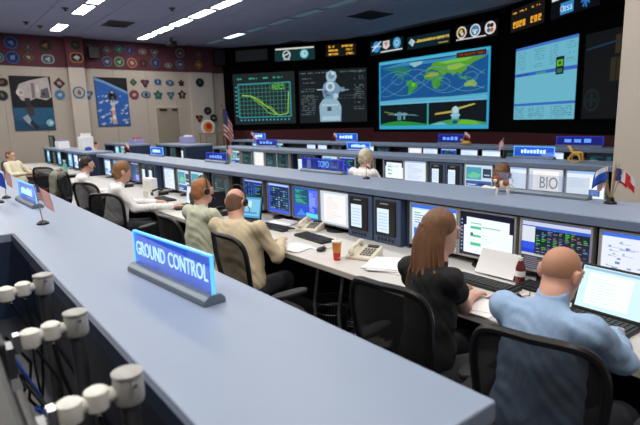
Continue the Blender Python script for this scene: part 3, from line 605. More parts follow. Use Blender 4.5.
def worktop(label, x0, x1, y0, y1, legs, ma='desk', me_='desk_edge'):
    t = thing('worktop', label, 'desk', ((x0+x1)/2, (y0+y1)/2, 0)); L = (x1-x0)/2; w = (y1-y0)/2
    MB().span(-L, L, -w+.01, w, ZD-.035, ZD).build('top', ma, t, bevel=.004)
    MB().span(-L, L, -w, -w+.01, ZD-.04, ZD-.002).build('edge_band', me_, t)
    for x in legs:
        xx = x-(x0+x1)/2
        m = MB(); m.tube([(xx, -w+.12, 0), (xx, -w+.10, .35), (xx, -w+.16, ZD-.035)], .014, 8); m.build('leg', 'chrome', t, smooth=True)
R2N, R2F, R3N, R3F, R4N, R4F = 2.96, 3.60, 5.86, 6.52, 8.55, 9.30
console('long console with blue-grey shelf carrying the calf figure and flag cluster', -11.6, .6, R2N, R2F, (-10.6, -8.08, -6.3, -5.42, -2.71))
worktop('pale worktop in front of the seated people in the near aisle', -11.5, .55, 2.2, 3.52, (-10, -8.2, -6, -4.4, -3.05, -2.75, -1.2, 0))
console('third console row with the gold rocking horse on its shelf', -11.9, -1.95, R3N, R3F, (-8.45, -4.89))
worktop('pale worktop of the third console row', -11.8, -1.95, 5.1, 6.44, (-11, -8, -5, -2.4))
console('front console row nearest the display wall', -15.9, -2.0, R4N, R4F)
worktop('worktop of the front console row', -15.8, -2.0, 7.8, 9.22, (-14, -10, -6, -3))
console('navy console across the aisle, by the pair of white comm pads', -17.6, -12.55, R2N, R2F, (-14.8,))
worktop('pale worktop strewn with papers at the far left console', -17.5, -12.6, 2.2, 3.52, (-17, -15, -13))
console('navy-ended console in front of the grey door', -15.9, -13.6, R3N, R3F+.2); worktop('worktop of the console in front of the grey door', -15.8, -13.65, 5.1, 6.6, (-15.5, -14))
console('navy-ended console below the shuttle poster', -19.0, -16.3, 5.15, 5.85); worktop('worktop of the console below the shuttle poster', -18.9, -16.35, 4.4, 5.78, (-18.5, -16.6))
# nearest console: notched shelf over an open well with monitor arms
t = thing('console', 'nearest console shelf carrying the ground control sign', 'console', (0, 0, 0))
MB().prism([(-16, .10), (-3.28, .10), (-3.28, .35), (-.535, .35), (-.535, .868), (-16, .868)], ZS-.05, ZS).build('shelf_top', 'shelf', t, bevel=.006)
m = MB(); m.span(-3.28, -.535, .338, .35, ZS-.06, ZS-.004); m.build('edge_strip', 'navy', t)
MB().span(-16, -.58, .82, .85, 0, ZS-.05).build('back_panel', 'navy', t); MB().span(-3.24, -.58, .40, .43, 0, ZS-.05).build('well_panel', 'navy_dark', t)
MB().span(-3.32, -3.28, .12, .43, .3, ZS-.05).build('well_side', 'navy', t); MB().span(-.58, -.54, .37, .86, 0, ZS-.05).build('end_panel', 'shelf_edge', t, bevel=.004)
MB().span(-16, -3.33, .14, .17, 0, ZS-.05).build('instrument_panel', 'navy_dark', t)
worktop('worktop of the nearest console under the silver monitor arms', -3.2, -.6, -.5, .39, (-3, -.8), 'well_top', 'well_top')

# ------------------------------------------------------------------ displays on the desks
HOUS = {}
def housing(w, h, b=.018, d=.05):
    key = (round(w, 3), round(h, 3), b)
    if key not in HOUS:
        m = MB(); m.span(-w/2, w/2, .006, d, 0, h)
        m.span(-w/2, w/2, -.012, .006, 0, b); m.span(-w/2, w/2, -.012, .006, h-b, h); m.span(-w/2, -w/2+b, -.012, .006, b, h-b); m.span(w/2-b, w/2, -.012, .006, b, h-b)
        m.box((0, d+.015, h/2), (w*.6, .05, h*.6)); HOUS[key] = m.mesh('housing')
    return HOUS[key]
def content(c, kind, seed):
    r = random.Random(seed); c.lay()
    if kind == 'blue':      # dark blue telemetry tables
        c.rect(.02, .94, .98, .98, (170, 190, 230)); c.rect(.03, .08, .45, .9, (14, 26, 70)); c.rect(.5, .4, .97, .9, (10, 30, 50)); c.rect(.5, .05, .97, .36, (90, 110, 230)); c.lay()
        for j in range(12):
            for u in (.05, .2, .34): c.rect(u, .12+.064*j, u+.05+.05*r.random(), .145+.064*j, r.choice([(50, 160, 130), (70, 100, 220), (40, 60, 160), (60, 180, 160)]))
            if j < 7: c.rect(.53, .44+.064*j, .6+.33*r.random(), .465+.064*j, r.choice([(50, 160, 120), (80, 120, 230), (30, 90, 110)]))
        for j in range(4): c.rect(.53, .09+.07*j, .8+.12*r.random(), .11+.07*j, (190, 200, 250))
    elif kind == 'bluegreen':
        c.rect(.04, .45, .6, .93, (16, 80, 100)); c.rect(.62, .2, .97, .93, (90, 110, 235)); c.rect(.04, .06, .97, .4, (40, 70, 200)); c.lay()
        for j in range(14): c.rect(.07, .48+.031*j, .12+.42*r.random(), .495+.031*j, r.choice([(60, 190, 140), (40, 120, 150), (90, 200, 170)])); c.rect(.64, .24+.045*j, .7+.22*r.random(), .262+.045*j, (150, 170, 250))
        c.rect(.5, .06, .97, .2, (90, 210, 225)); c.poly([(.1, .06), (.3, .3), (.5, .1)], (60, 130, 220))
    elif kind == 'grid':
        c.rect(.08, .1, .92, .9, (12, 24, 60)); c.lay()
        for i in range(7):
            for j in range(10): c.rect(.1+.117*i, .12+.077*j, .1+.117*i+.08, .155+.077*j, r.choice([(40, 150, 130), (30, 60, 150), (60, 110, 200), (20, 40, 80), (130, 190, 190)]))
        c.rect(.02, .92, .98, .98, (170, 200, 240))
    elif kind == 'slide':   # white slide with green bars on black desktop
        c.poly([(.07, .06), (.96, .05), (.96, .62), (.9, .62), (.9, .86), (.12, .88), (.12, .7), (.07, .68)], (232, 238, 246)); c.lay()
        for v, a in ((.74, .02), (.62, .06), (.44, .05), (.24, .07)): c.rect(.2, v, .4, v+a, (70, 190, 140))
        c.rect(.42, .67, .74, .69, (110, 180, 150)); c.rect(.2, .46, .25, .53, (40, 90, 90))
        for j in range(9): c.rect(.015, .1+.085*j, .045, .14+.085*j, (120, 150, 210))
        for j in range(4): c.rect(.42, .3+.07*j*.9, .42+.2*r.random(), .31+.07*j*.9, (190, 205, 215))
    elif kind == 'telemetry':
        c.rect(.0, .9, 1, .98, (190, 200, 220)); c.rect(.0, .56, .2, .88, (210, 216, 226)); c.rect(.0, .42, .2, .56, (40, 80, 220)); c.rect(.2, .3, .98, .88, (20, 30, 40)); c.rect(0, .0, 1, .28, (60, 64, 74)); c.rect(0, .28, 1, .33, (190, 190, 190)); c.lay()
        for j in range(16):
            for i in range(9):
                if r.random() < .75: c.rect(.22+.085*i, .34+.033*j, .22+.085*i+.02+.05*r.random(), .355+.033*j, r.choice([(60, 170, 70), (90, 150, 190), (170, 110, 110), (120, 130, 160), (50, 200, 60), (60, 90, 170)]))
        for j in range(6): c.rect(.05, .03+.04*j, .2+.7*r.random(), .045+.04*j, r.choice([(120, 130, 150), (150, 110, 110)]))
        c.rect(.2, .84, .98, .9, (50, 90, 200))
    elif kind == 'schematic':
        c.rect(0, .92, 1, 1, (60, 110, 220)); c.rect(0, .0, 1, .06, (60, 110, 210)); c.lay()
        for i in range(40):
            u, v = .04+.85*r.random(), .1+.75*r.random(); c.rect(u, v, u+.02+.06*r.random(), v+.02+.03*r.random(), r.choice([(130, 150, 200), (170, 180, 210), (90, 130, 190), (150, 190, 190)]))
            c.rect(u, v, min(.97, u+.2*r.random()), v+.006, (120, 140, 190))
        c.poly([(.7, .06), (1, .06), (1, .3), (.9, .2)], (70, 140, 120))
    elif kind == 'doc':
        c.rect(0, .92, 1, 1, (150, 180, 225)); c.lay()
        for j in range(14): c.rect(.12, .1+.055*j, .3+.55*r.random(), .118+.055*j, (170, 185, 205))
    elif kind == 'pale':
        c.rect(.12, .06, .88, .92, (240, 236, 234)); c.lay()
        for j in range(14): c.rect(.22, .12+.053*j, .4+.36*r.random(), .13+.053*j, (200, 195, 200))
    elif kind == 'windows':
        c.rect(.0, .9, 1, 1, (50, 110, 220)); c.rect(.02, .5, .6, .86, (226, 234, 246)); c.rect(.03, .08, .62, .46, (190, 214, 240)); c.rect(.66, .1, .98, .85, (236, 240, 248)); c.lay()
        for j in range(5): c.rect(.05, .53+.06*j, .15+.35*r.random(), .555+.06*j, r.choice([(70, 180, 130), (60, 120, 220), (150, 170, 200)])); c.rect(.68, .16+.12*j, .75+.2*r.random(), .2+.12*j, r.choice([(60, 120, 220), (150, 170, 200), (80, 190, 140)]))
        c.rect(.05, .12, .4, .4, (50, 100, 210)); c.rect(.66, .1, .98, .3, (40, 90, 220)); c.lay(); c.rect(.08, .16, .34, .24, (120, 220, 150))
    elif kind == 'mapdesk':
        c.rect(.03, .35, .6, .9, (70, 150, 170)); c.rect(.65, .45, .95, .85, (40, 60, 80)); c.rect(.03, .05, .97, .3, (60, 90, 150)); c.lay(); c.poly([(.06, .5), (.3, .7), (.58, .6), (.5, .42), (.2, .4)], (100, 190, 150)); c.rect(.08, .1, .4, .14, (200, 220, 240)); c.rect(.5, .1, .9, .2, (30, 50, 100)); c.rect(.7, .55, .9, .6, (170, 190, 210))
    elif kind == 'mail':
        c.rect(0, .9, 1, 1, (150, 185, 230)); c.rect(.02, .78, .98, .88, (215, 226, 240)); c.rect(.6, .1, .88, .34, (50, 80, 150)); c.lay()
        for j in range(6): c.rect(.06, .4+.06*j, .3+.4*r.random(), .415+.06*j, (180, 200, 225)); c.rect(.63, .13+.033*j, .85, .145+.033*j, (120, 150, 210))
    elif kind == 'dark':
        for j in range(9): c.rect(.08, .12+.085*j, .2+.5*r.random(), .15+.085*j, r.choice([(50, 110, 110), (60, 120, 130), (40, 80, 100), (90, 140, 140)]))
        c.rect(.72, .1, .9, .85, (30, 70, 80))
    elif kind == 'cyan':
        c.rect(.05, .1, .95, .9, (120, 190, 220)); c.lay(); c.rect(.1, .5, .6, .82, (190, 225, 240)); c.rect(.15, .2, .85, .28, (70, 130, 200))
    elif kind == 'laptop':
        c.rect(.02, .92, .98, .98, (150, 185, 215)); c.rect(.12, .1, .8, .86, (236, 246, 250)); c.lay()
        for j in range(9): c.rect(.2, .18+.068*j, .4+.3*r.random(), .19+.068*j, (190, 215, 228))
BG = {'blue': (30, 60, 190), 'bluegreen': (36, 90, 190), 'grid': (50, 80, 215), 'slide': (14, 18, 40), 'telemetry': (30, 60, 190), 'schematic': (222, 228, 242), 'doc': (216, 228, 246), 'pale': (196, 208, 222), 'windows': (200, 222, 246), 'mapdesk': (190, 210, 228), 'mail': (226, 236, 246), 'dark': (14, 30, 36), 'cyan': (70, 150, 200), 'laptop': (206, 236, 244)}
def monitor(label, x, y, kind, w=.46, h=.36, bez='grey_plastic', zb=.80, z0=ZD, seed=None, rz=0, group='console monitors', b=.012):
    t = thing('monitor', label, 'monitor', (x, y, z0), rz, group)
    dz = zb-z0
    link('housing', housing(w, h, b), bez, t, (0, 0, dz))
    c = Canvas(w-2*b, h-2*b, BG[kind]); content(c, kind, seed if seed is not None else int(abs(x*100)+y*10)); c.build('display', t, 'screen', (0, .0035, dz+h/2))
    m = MB(); m.span(-.04, .04, .05, .085, .012, dz+h*.4); m.build('stand_neck', 'dark_plastic', t); MB().lathe([(.12, 0), (.12, .008), (.05, .014)], 18, (0, .05, 0)).build('stand_base', 'dark_plastic', t); return t
YM2 = R2N+.03
N2 = 'near row, '
for x, k, bz, lab in [
 (-10.9, 'windows', 'grey_plastic', 'blue-lit monitor at the left end of the near console row'), (-10.3, 'cyan', 'grey_plastic', 'cyan monitor second from the left end of the near console row'), (-9.75, 'doc', 'grey_plastic', 'pale monitor behind the sandy-haired person in white'), (-9.22, 'blue', 'grey_plastic', 'dark blue monitor just left of the upright comm pads in the near row'),
 (-7.62, 'doc', 'grey_plastic', 'pale blue document monitor right of the far pair of comm pads'), (-7.08, 'mapdesk', 'grey_plastic', 'grey-green monitor second right of the far pair of comm pads'), (-6.6, 'mapdesk', 'grey_plastic', 'grey-green monitor above the black laptop'),
 (-5.9, 'dark', 'dark_plastic', 'dark monitor left of the ginger-haired person'),
 (-5.08, 'blue', 'silver_plastic', 'leftmost of three blue telemetry monitors facing the balding person'), (-4.55, 'grid', 'silver_plastic', 'middle of three blue telemetry monitors facing the balding person'), (-4.06, 'bluegreen', 'silver_plastic', 'rightmost of three blue telemetry monitors, beside the white page monitor'), (-3.61, 'pale', 'dark_plastic', 'monitor showing one white page, left of the near comm panels'),
 (-2.43, 'windows', 'silver_plastic', 'blue and white windowed monitor behind the long-haired person'), (-1.97, 'slide', 'black_plastic', 'black-framed monitor with a white slide and green bars'), (-1.49, 'telemetry', 'silver_plastic', 'telemetry monitor with green and blue rows above the soda bottle'), (-1.0, 'schematic', 'silver_plastic', 'white schematic monitor above the open laptop at the right edge')]:
    monitor(lab, x, YM2, k, .455 if x > -3 else .445, .34, bz, .79)
YM3 = R3N+.03
for x, k, bz, lab in [
 (-11.3, 'dark', 'silver_plastic', 'first dark monitor at the left end of the third row'), (-10.78, 'mapdesk', 'silver_plastic', 'grey monitor behind the small red flag in the third row'), (-10.23, 'dark', 'silver_plastic', 'teal-dark monitor left of the white page in the third row'), (-9.7, 'pale', 'silver_plastic', 'white page monitor between dark monitors in the third row'), (-9.2, 'dark', 'silver_plastic', 'dark green monitor right of the white page in the third row'), (-8.74, 'dark', 'silver_plastic', 'second dark green monitor right of the white page in the third row'),
 (-7.2, 'mapdesk', 'grey_plastic', 'monitor seen through the TOPO sign, left one'), (-6.73, 'blue', 'grey_plastic', 'monitor seen through the TOPO sign, right one'), (-6.28, 'dark', 'grey_plastic', 'monitor left of the white-haired person'),
 (-5.6, 'slide', 'silver_plastic', 'white monitor with a green bar right of the white-haired person'), (-5.15, 'doc', 'silver_plastic', 'white monitor left of the third-row comm panels'), (-4.03, 'mapdesk', 'grey_plastic', 'teal map monitor right of the third-row comm panels'), (-3.55, 'doc', 'silver_plastic', 'white monitor behind the calf figure'), (-3.09, 'pale', 'dark_plastic', 'white monitor seen through the BIO sign'), (-2.62, 'mail', 'silver_plastic', 'white mail monitor with a blue square at the right end of the third row')]:
    monitor(lab, x, YM3, k, .45, .33, bz, .81)
for i, (x, k) in enumerate([(-15.2, 'dark'), (-14.3, 'cyan'), (-13.6, 'dark'), (-12.9, 'mapdesk'), (-11.3, 'doc'), (-10.8, 'doc'), (-10.2, 'dark'), (-9.0, 'pale'), (-8.5, 'dark'), (-7.51, 'pale'), (-7.08, 'doc'), (-6.6, 'grid'), (-6.1, 'doc'), (-5.6, 'mail'), (-5.1, 'dark'), (-4.4, 'doc'), (-3.6, 'dark')]):
    monitor('small distant monitor, %s from the left in the front console row' % (ORD+['fifteenth', 'sixteenth', 'seventeenth'])[i], x, R4N+.03, k, .42, .32, 'dark_plastic', .82)
for i, (x, y, k, lab) in enumerate([(-17.0, 2.99, 'cyan', 'glowing monitor beyond the reclining person at the far left'), (-16.2, 2.99, 'dark', 'black monitor on the far left console'), (-15.5, 2.99, 'cyan', 'cyan monitor on the far left console near the papers'), (-14.2, 2.99, 'cyan', 'large pale cyan monitor left of the far comm pads'), (-13.6, 2.99, 'windows', 'blue monitor right of the large pale cyan one across the aisle'),
        (-15.3, 5.89, 'dark', 'dark monitor on the console before the grey door'), (-14.6, 5.89, 'dark', 'second dark monitor on the console before the grey door'), (-17.6, 5.18, 'cyan', 'blue monitor below the shuttle poster'), (-17.0, 5.18, 'mapdesk', 'grey monitor below the shuttle poster')]):
    monitor(lab, x, y, k, .5 if i == 3 else .46, .36, 'dark_plastic', .78)
t = monitor('black-backed monitor standing by the far wall left of the consoles', -18.6, 3.4, 'dark', .62, .42, 'black_plastic', 1.12, .9)
tt = thing('equipment_cart', 'dark equipment cart carrying a black monitor by the far wall', 'cart', (-18.6, 3.45, 0)); MB().span(-.35, .35, -.25, .25, .86, .9).build('top', 'black_plastic', tt); MB().span(-.33, .33, -.23, .23, .08, .12).build('shelf', 'black_plastic', tt)
for sx in (-1, 1):
    for sy in (-1, 1): MB().span(sx*.32-.02, sx*.32+.02, sy*.22-.02, sy*.22+.02, 0, .86).build('post', 'dark_plastic', tt)
# communication panels with a white touch pad
BTN = MB().box((0, 0, 0), (.02, .012, .02)).mesh('button', bevel=.003, segs=1)
def comm(label, x, y, w=.31, h=.40):
    t = thing('comm_panel', label, 'comm panel', (x, y, ZD), 0, 'upright comm panels')
    MB().span(-w/2, w/2, 0, .10, 0, h).build('faceplate', 'slate', t, bevel=.006)
    MB().span(-w*.40, w*.34, -.012, 0, .075, h-.02).build('black_unit', 'black_plastic', t, bevel=.004)
    for i in range(5): link('button', BTN, 'dark_plastic', t, (-w*.3+w*.13*i, -.005, .04))
    c = Canvas(w*.44, h*.52, (214, 232, 246)); c.lay()
    for j in range(6): c.rect(.1, .12+.13*j, .9, .18+.13*j, (180, 208, 230))
    c.build('touch_pad', t, 'screen', (-w*.1, -.0135, .10+h*.26)); MB().span(-w*.2, w*.1, -.014, -.0125, h-.05, h-.04).build('name_strip', 'letter_grey', t)
for x, y, lab in [(-3.235, YM2-.02, 'left one of the near pair of navy comm panels with white pads'), (-2.905, YM2-.02, 'right one of the near pair of navy comm panels with white pads'), (-8.66, YM2-.02, 'left one of the far pair of comm panels beside the person in white'), (-8.33, YM2-.02, 'right one of the far pair of comm panels beside the person in white'),
        (-4.71, YM3-.02, 'left one of the comm panels in the middle of the third row'), (-4.42, YM3-.02, 'right one of the comm panels in the middle of the third row'), (-8.07, YM3-.02, 'left one of the comm panels left of the TOPO sign'), (-7.78, YM3-.02, 'right one of the comm panels left of the TOPO sign'), (-13.05, 2.97, 'comm panel at the aisle end of the console across the aisle'), (-13.8, 5.87, 'comm panel at the aisle end of the console by the grey door')]:
    comm(lab, x, y, .28 if y > 4 else .31, .39)

# ------------------------------------------------------------------ acrylic position signs
def sign(label, x, y, w, h=.105, rz=0, text=None, style='acrylic', tsize=.07, tx=0.0, z=ZS, marks=0, group='acrylic console signs'):
    t = thing('console_sign', label, 'sign', (x, y, z), rz, group)
    m = MB(); prof = [(-.042, 0), (.042, 0), (.040, .018), (.022, .034), (-.022, .034), (-.040, .018)]
    m.add([(-w/2-.01, a, b) for a, b in prof]+[(w/2+.01, a, b) for a, b in prof], [tuple(range(6)), tuple(range(11, 5, -1))]+[(i, 6+i, 6+(i+1) % 6, (i+1) % 6) for i in range(6)]); m.build('base', 'sign_base', t, bevel=.004)
    MB().span(-w/2, w/2, -.004, .004, .03, .034+h).build('plate', style, t)
    e = 'acrylic_edge' if style == 'acrylic' else 'acrylic_edge_dim'
    if style != 'acrylic_clear':
        m = MB(); m.span(-w/2-.003, w/2+.003, -.006, .006, .034+h, .041+h); m.span(-w/2-.006, -w/2, -.006, .006, .034, .041+h); m.span(w/2, w/2+.006, -.006, .006, .034, .041+h); m.build('lit_edge', e, t)
    lm = {'acrylic': 'letter', 'acrylic_dim': 'letter_dim', 'acrylic_clear': 'letter_grey'}[style]
    if text:
        for wd, ox in (text if isinstance(text, list) else [(text, 0)]): link('lettering', text_mesh(wd, tsize), lm, t, (tx+ox, -.006, .034+h*.5), (PI/2, 0, 0)).scale = (.72, 1, 1)
    elif marks:
        r = random.Random(int(x*37)); m = MB()
        for i in range(marks):
            xx = -w*.32+w*.64*i/marks; hh = .4+.2*r.random(); m.span(xx, xx+w*.64/marks*.7, -.0055, -.004, .034+h*.3, .034+h*.3+h*hh*.8)
        m.build('lettering', lm, t)
    return t
sign('large glowing blue sign reading GROUND CONTROL on the nearest shelf', -1.745, .66, .585, .125, .085, [('GROUND', -.150), ('CONTROL', .137)], 'acrylic', .080)
sign('glowing blue sign beyond the small striped flag on the nearest shelf', -4.5, .61, .62, .125, .04, None, 'acrylic', marks=9)
sign('small blue sign near the left end of the near console row', -9.45, 3.5, .62, .13, 0, None, 'acrylic', marks=8)
sign('small blue sign with a little flag left of the dark monitors', -7.0, 3.5, .66, .10, 0, None, 'acrylic_dim', marks=5)
sign('blue sign reading TOPO on the near console shelf', -4.46, 3.53, .74, .115, 0, 'TOPO', 'acrylic_dim', .10, .03)
sign('clear unlit sign reading BIO on the near console shelf', -1.87, 3.5, .68, .115, 0, 'BIO', 'acrylic_clear', .12, .06)
sign('blue lettered sign left of the striped desk flag in the third row', -7.0, 6.42, .62, .12, 0, None, 'acrylic', marks=9)
sign('blue lettered sign right of the striped desk flag in the third row', -3.55, 6.42, .56, .12, 0, None, 'acrylic', marks=8)
sign('blue sign at the left end of the third row below the graph display', -10.2, 6.42, .9, .14, 0, None, 'acrylic_dim', marks=4)
for x, w, mk, lab in [(-14.9, .75, 3, 'small blue sign below the green graph display in the front row'), (-10.4, .85, 5, 'small blue sign below the map display left edge in the front row'), (-6.95, .66, 4, 'dark violet sign below the map display right edge in the front row'), (-4.2, .80, 3, 'wide violet sign below the cyan table display in the front row')]:
    sign(lab, x, 9.1, w, .14 if x > -5 else .17, 0, None, 'acrylic_dim' if x > -8 else 'acrylic', marks=mk)

# ------------------------------------------------------------------ flags and figures on the shelves
def desk_flag(label, x, y, z, rz, kind, h=.30, w=.13, tilt=0, sag=.5):
    t = thing('desk_flag', label, 'flag', (x, y, z), rz, 'small desk flags')
    MB().lathe([(.035, 0), (.035, .01), (.018, .022), (.008, .026)], 18).build('base', 'black_plastic', t, smooth=True)
    s = Vector((math.sin(tilt)*h, 0, math.cos(tilt)*h)); MB().cyl((0, 0, .02), s, .003, n=8).build('staff', 'wood', t); MB().ell(s, (.006, .006, .008)).build('finial', 'brass', t)
    flag_mesh(w, w*.68, kind, sag, 1.2, .012).build('cloth', 'print', t, tuple(Vector((s.x*.62+.004, 0, s.z*.62))), (0, tilt, 0))
desk_flag('striped desk flag on a black base near the ground control sign', -3.45, .53, ZS, .5, 'us', .24, .15, -.14, .95)
desk_flag('blue desk flag at the left edge on the nearest shelf', -4.75, .44, ZS, .3, 'blue', .26, .16, -.1, .6)
desk_flag('second striped desk flag at the left edge beside the blue one', -5.02, .52, ZS, .2, 'us', .26, .15, .1, .6)
desk_flag('red striped flag beside the sign left of the dark monitors', -6.55, 3.44, ZS, .2, 'us', .26, .16, 0, .7)
desk_flag('striped desk flag on the third console shelf', -3.92, 6.3, ZS, 2.6, 'us', .27, .16, .05, .9)
desk_flag('tiny red flag beside the violet front-row sign', -6.55, 9.0, ZS, .2, 'redwhite', .25, .16, .1, .7)
desk_flag('tiny striped flag at the left end of the front row', -15.3, 9.0, ZS, .2, 'us', .28, .18, .1, .7)
desk_flag('tiny striped flag left of the third-row blue sign', -10.75, 6.4, ZS, .2, 'redwhite', .26, .16, .1, .7)
desk_flag('tiny flag left of the front-row sign below the map', -10.95, 9.05, ZS, .2, 'redwhite', .24, .15, .3, .7)
desk_flag('tiny red flag among the items before the maroon band consoles', -11.2, 3.45, ZS, .3, 'redwhite', .22, .15, .2, .7)
desk_flag('small striped flag in front of the white-haired person', -3.62, 3.42, ZS, 1.2, 'redwhite', .17, .07, 0, .9)
t = thing('flag_cluster', 'cluster of small national flags in one black base by the right wall', 'flag', (-1.37, 3.45, ZS)); t.scale = (.84, .84, .84)
MB().lathe([(.045, 0), (.045, .012), (.03, .02), (.022, .05)], 20).build('base', 'black_plastic', t, smooth=True)
for i, (k, tl, az, hh, w_) in enumerate((('us', -.55, .9, .2, .10), ('blue', -.36, .5, .28, .15), ('bluewhite', -.22, .2, .31, .14), ('can', .14, .6, .30, .12), ('tri', .2, .3, .31, .13), ('redwhite', .34, .4, .27, .15), ('blue', .05, .9, .32, .09))):
    s = Vector((math.sin(tl)*hh*.8, .02*math.cos(i), hh)); st = MB().cyl((0, 0, .02), s, .0025, n=6).build('staff', 'wood', t); flag_mesh(w_, w_*.7, k, .8, 1.1, .012, seed=i).build('cloth', 'print', st, tuple(s*.60), (0, 0, az if tl > 0 else PI-az*.6))
# brown and white calf
t = thing('toy_calf', 'brown and white toy calf on the near console shelf', 'toy', (-2.10, 3.38, ZS), .5); t.scale = (.92, .92, .92)
MB().ell((0, 0, .075), (.06, .035, .036)).build('body', 'cow_white', t, smooth=True)
m = MB(); m.ell((.02, -.012, .088), (.03, .028, .026)); m.ell((-.035, -.01, .075), (.024, .03, .026)); m.build('patches', 'cow_brown', t, smooth=True)
h = MB().ell((-.05, -.02, .125), (.026, .032, .03)).build('head', 'cow_brown', t, smooth=True); MB().ell((-.055, -.05, .115), (.016, .014, .014)).build('muzzle', 'cow_white', h, smooth=True)
for s in (-1, 1): MB().ell((-.05+s*.034, -.018, .135), (.016, .006, .008)).build('ear', 'cow_brown', h, smooth=True)
for sx in (-1, 1):
    for sy in (-1, 1): MB().cyl((sx*.038, sy*.018, .07), (sx*.042, sy*.02, 0), .014, .011, 10).build('leg', 'cow_white', t, smooth=True)
MB().tube([(.058, 0, .085), (.075, 0, .07), (.078, 0, .035)], [.006, .005, .007], 8).build('tail', 'cow_white', t)
# gold rocking horse
t = thing('toy_rocking_horse', 'golden rocking horse figure on the third console shelf', 'toy', (-2.85, 6.12, ZS), -.3)
MB().ell((0, 0, .115), (.065, .026, .03)).build('body', 'gold', t, smooth=True); MB().tube([(-.05, 0, .125), (-.08, 0, .165), (-.09, 0, .18)], [.024, .018, .016], 10).build('neck', 'gold', t, smooth=True); MB().ell((-.105, 0, .185), (.032, .016, .018)).build('head', 'gold', t, smooth=True)
for sy in (-1, 1):
    MB().tube([(-.045, sy*.018, .105), (-.075, sy*.022, .06), (-.085, sy*.024, .02)], [.013, .01, .008], 8).build('leg', 'gold', t, smooth=True); MB().tube([(.045, sy*.018, .105), (.075, sy*.022, .06), (.085, sy*.024, .02)], [.013, .01, .008], 8).build('leg', 'gold', t, smooth=True)
    MB().tube([(.13*math.sin(a), sy*.026, .006+.15*(1-math.cos(a))) for a in [-.85+.17*i for i in range(11)]], .006, 8).build('rocker', 'gold', t, smooth=True)
MB().tube([(.06, 0, .13), (.09, 0, .12), (.1, 0, .07)], [.008, .012, .005], 8).build('tail', 'gold', t, smooth=True); MB().box((.0, 0, .15), (.05, .045, .012)).build('saddle', 'cow_brown', t, bevel=.004)
t = thing('name_figure', 'small yellow figure beside the violet front-row sign', 'figure', (-6.3, 8.75, ZS)); MB().ell((0, 0, .05), (.12, .05, .05)).build('body', 'gold', t, smooth=True); MB().ell((-.1, 0, .1), (.04, .035, .035)).build('head', 'gold', t, smooth=True)
# small things on far shelves
def boxthing(name, label, cat, x, y, z, w, d, h, ma, mb, grp='small items on the far shelves'):
    t = thing(name, label, cat, (x, y, z), .1, grp); MB().span(-w/2, w/2, -d/2, d/2, 0, h*.8).build('tray', ma, t, bevel=.01); MB().box((w*.15, 0, h*.8+h*.1), (w*.5, d*.7, h*.2)).build('contents', mb, t, bevel=.005)
boxthing('storage_tray', 'pale violet tray with red contents below the shuttle poster', 'tray', -16.9, 5.6, ZS, .5, .3, .2, 'purple_box', 'red'); boxthing('storage_tray', 'pale violet box on the console before the grey door', 'box', -14.9, 6.5, ZS, .6, .2, .25, 'purple_box', 'paper'); boxthing('storage_tray', 'white paper stack on the far left console shelf', 'paper stack', -16.0, 3.2, ZS, .3, .3, .25, 'paper', 'purple_box'); boxthing('storage_tray', 'tall white paper stack before the pilaster', 'paper stack', -14.2, 3.4, ZS, .35, .28, .42, 'paper', 'paper'); boxthing('storage_tray', 'small navy cap-like box on the console across the aisle', 'box', -13.6, 3.3, ZS, .16, .12, .09, 'blue_cap', 'blue_cap')
t = thing('side_table', 'thin-legged wooden stand below the round plaque', 'table', (-18.6, 9.3, 0)); MB().span(-.3, .3, -.55, .55, 1.38, 1.42).build('top', 'wood', t)
for sx in (-1, 1):
    for sy in (-1, 1): MB().cyl((sx*.26, sy*.5, 0), (sx*.26, sy*.5, 1.38), .015).build('leg', 'brass', t)

# ------------------------------------------------------------------ monitor arms in the nearest console well
def mon_arm(x, lab):
    y, z = .27, 1.285
    t = thing('swivel_stand', lab, 'stand', (x, y, ZD), 0, 'silver monitor arm posts'); z -= ZD
    MB().lathe([(.06, 0), (.06, .01), (.03, .02)], 20).build('foot', 'steel', t, smooth=True)
    MB().cyl((0, 0, .02), (0, 0, z-.06), .019, n=18).build('post', 'steel', t, smooth=True)
    MB().lathe([(.028, z-.062), (.0305, z-.056), (.0305, z-.012), (.029, z-.008), (.028, z-.004), (.0315, z-.002), (.0315, z+.003), (.02, z+.007)], 24).build('clamp_head', 'silver_plastic', t, smooth=True)
    MB().cyl((.03, 0, z-.01), (.048, 0, z-.01), .005, n=8).build('clamp_screw', 'chrome', t)
    m = MB(); m.cyl((0, -.026, z-.034), (0, -.05, z-.034), .014, .017, 14); m.lathe([(.017, z-.058), (.0235, z-.052), (.0245, z-.034), (.0235, z-.016), (.016, z-.011)], 18, (0, -.062, 0)); m.build('arm_joint', 'white_plastic', t, smooth=True)
    m = MB(); m.cyl((0, -.08, z-.036), (0, -.1, z-.04), .015, .018, 14); m.lathe([(.016, z-.066), (.024, z-.06), (.026, z-.042), (.024, z-.022), (.014, z-.016)], 18, (0, -.112, 0)); m.build('swivel_joint', 'white_plastic', t, smooth=True)
    m = MB(); m.box((0, -.143, z-.045), (.03, .016, .05)); m.cyl((0, -.13, z-.03), (0, -.145, z-.03), .007, n=10); m.build('mount_bracket', 'chrome', t, bevel=.003)
    MB().tube([(0, -.06, z-.07), (.012, -.05, z-.16), (-.01, -.03, z-.24), (.012, -.04, z-.36), (0, -.06, z-.5)], .005, 6).build('cable', 'black_plastic', t, smooth=True); MB().tube([(-.02, -.1, z-.08), (-.03, -.05, z-.2), (.01, -.06, z-.3), (-.02, -.05, z-.45)], .004, 6).build('cable', 'dark_plastic', t, smooth=True)
    return t
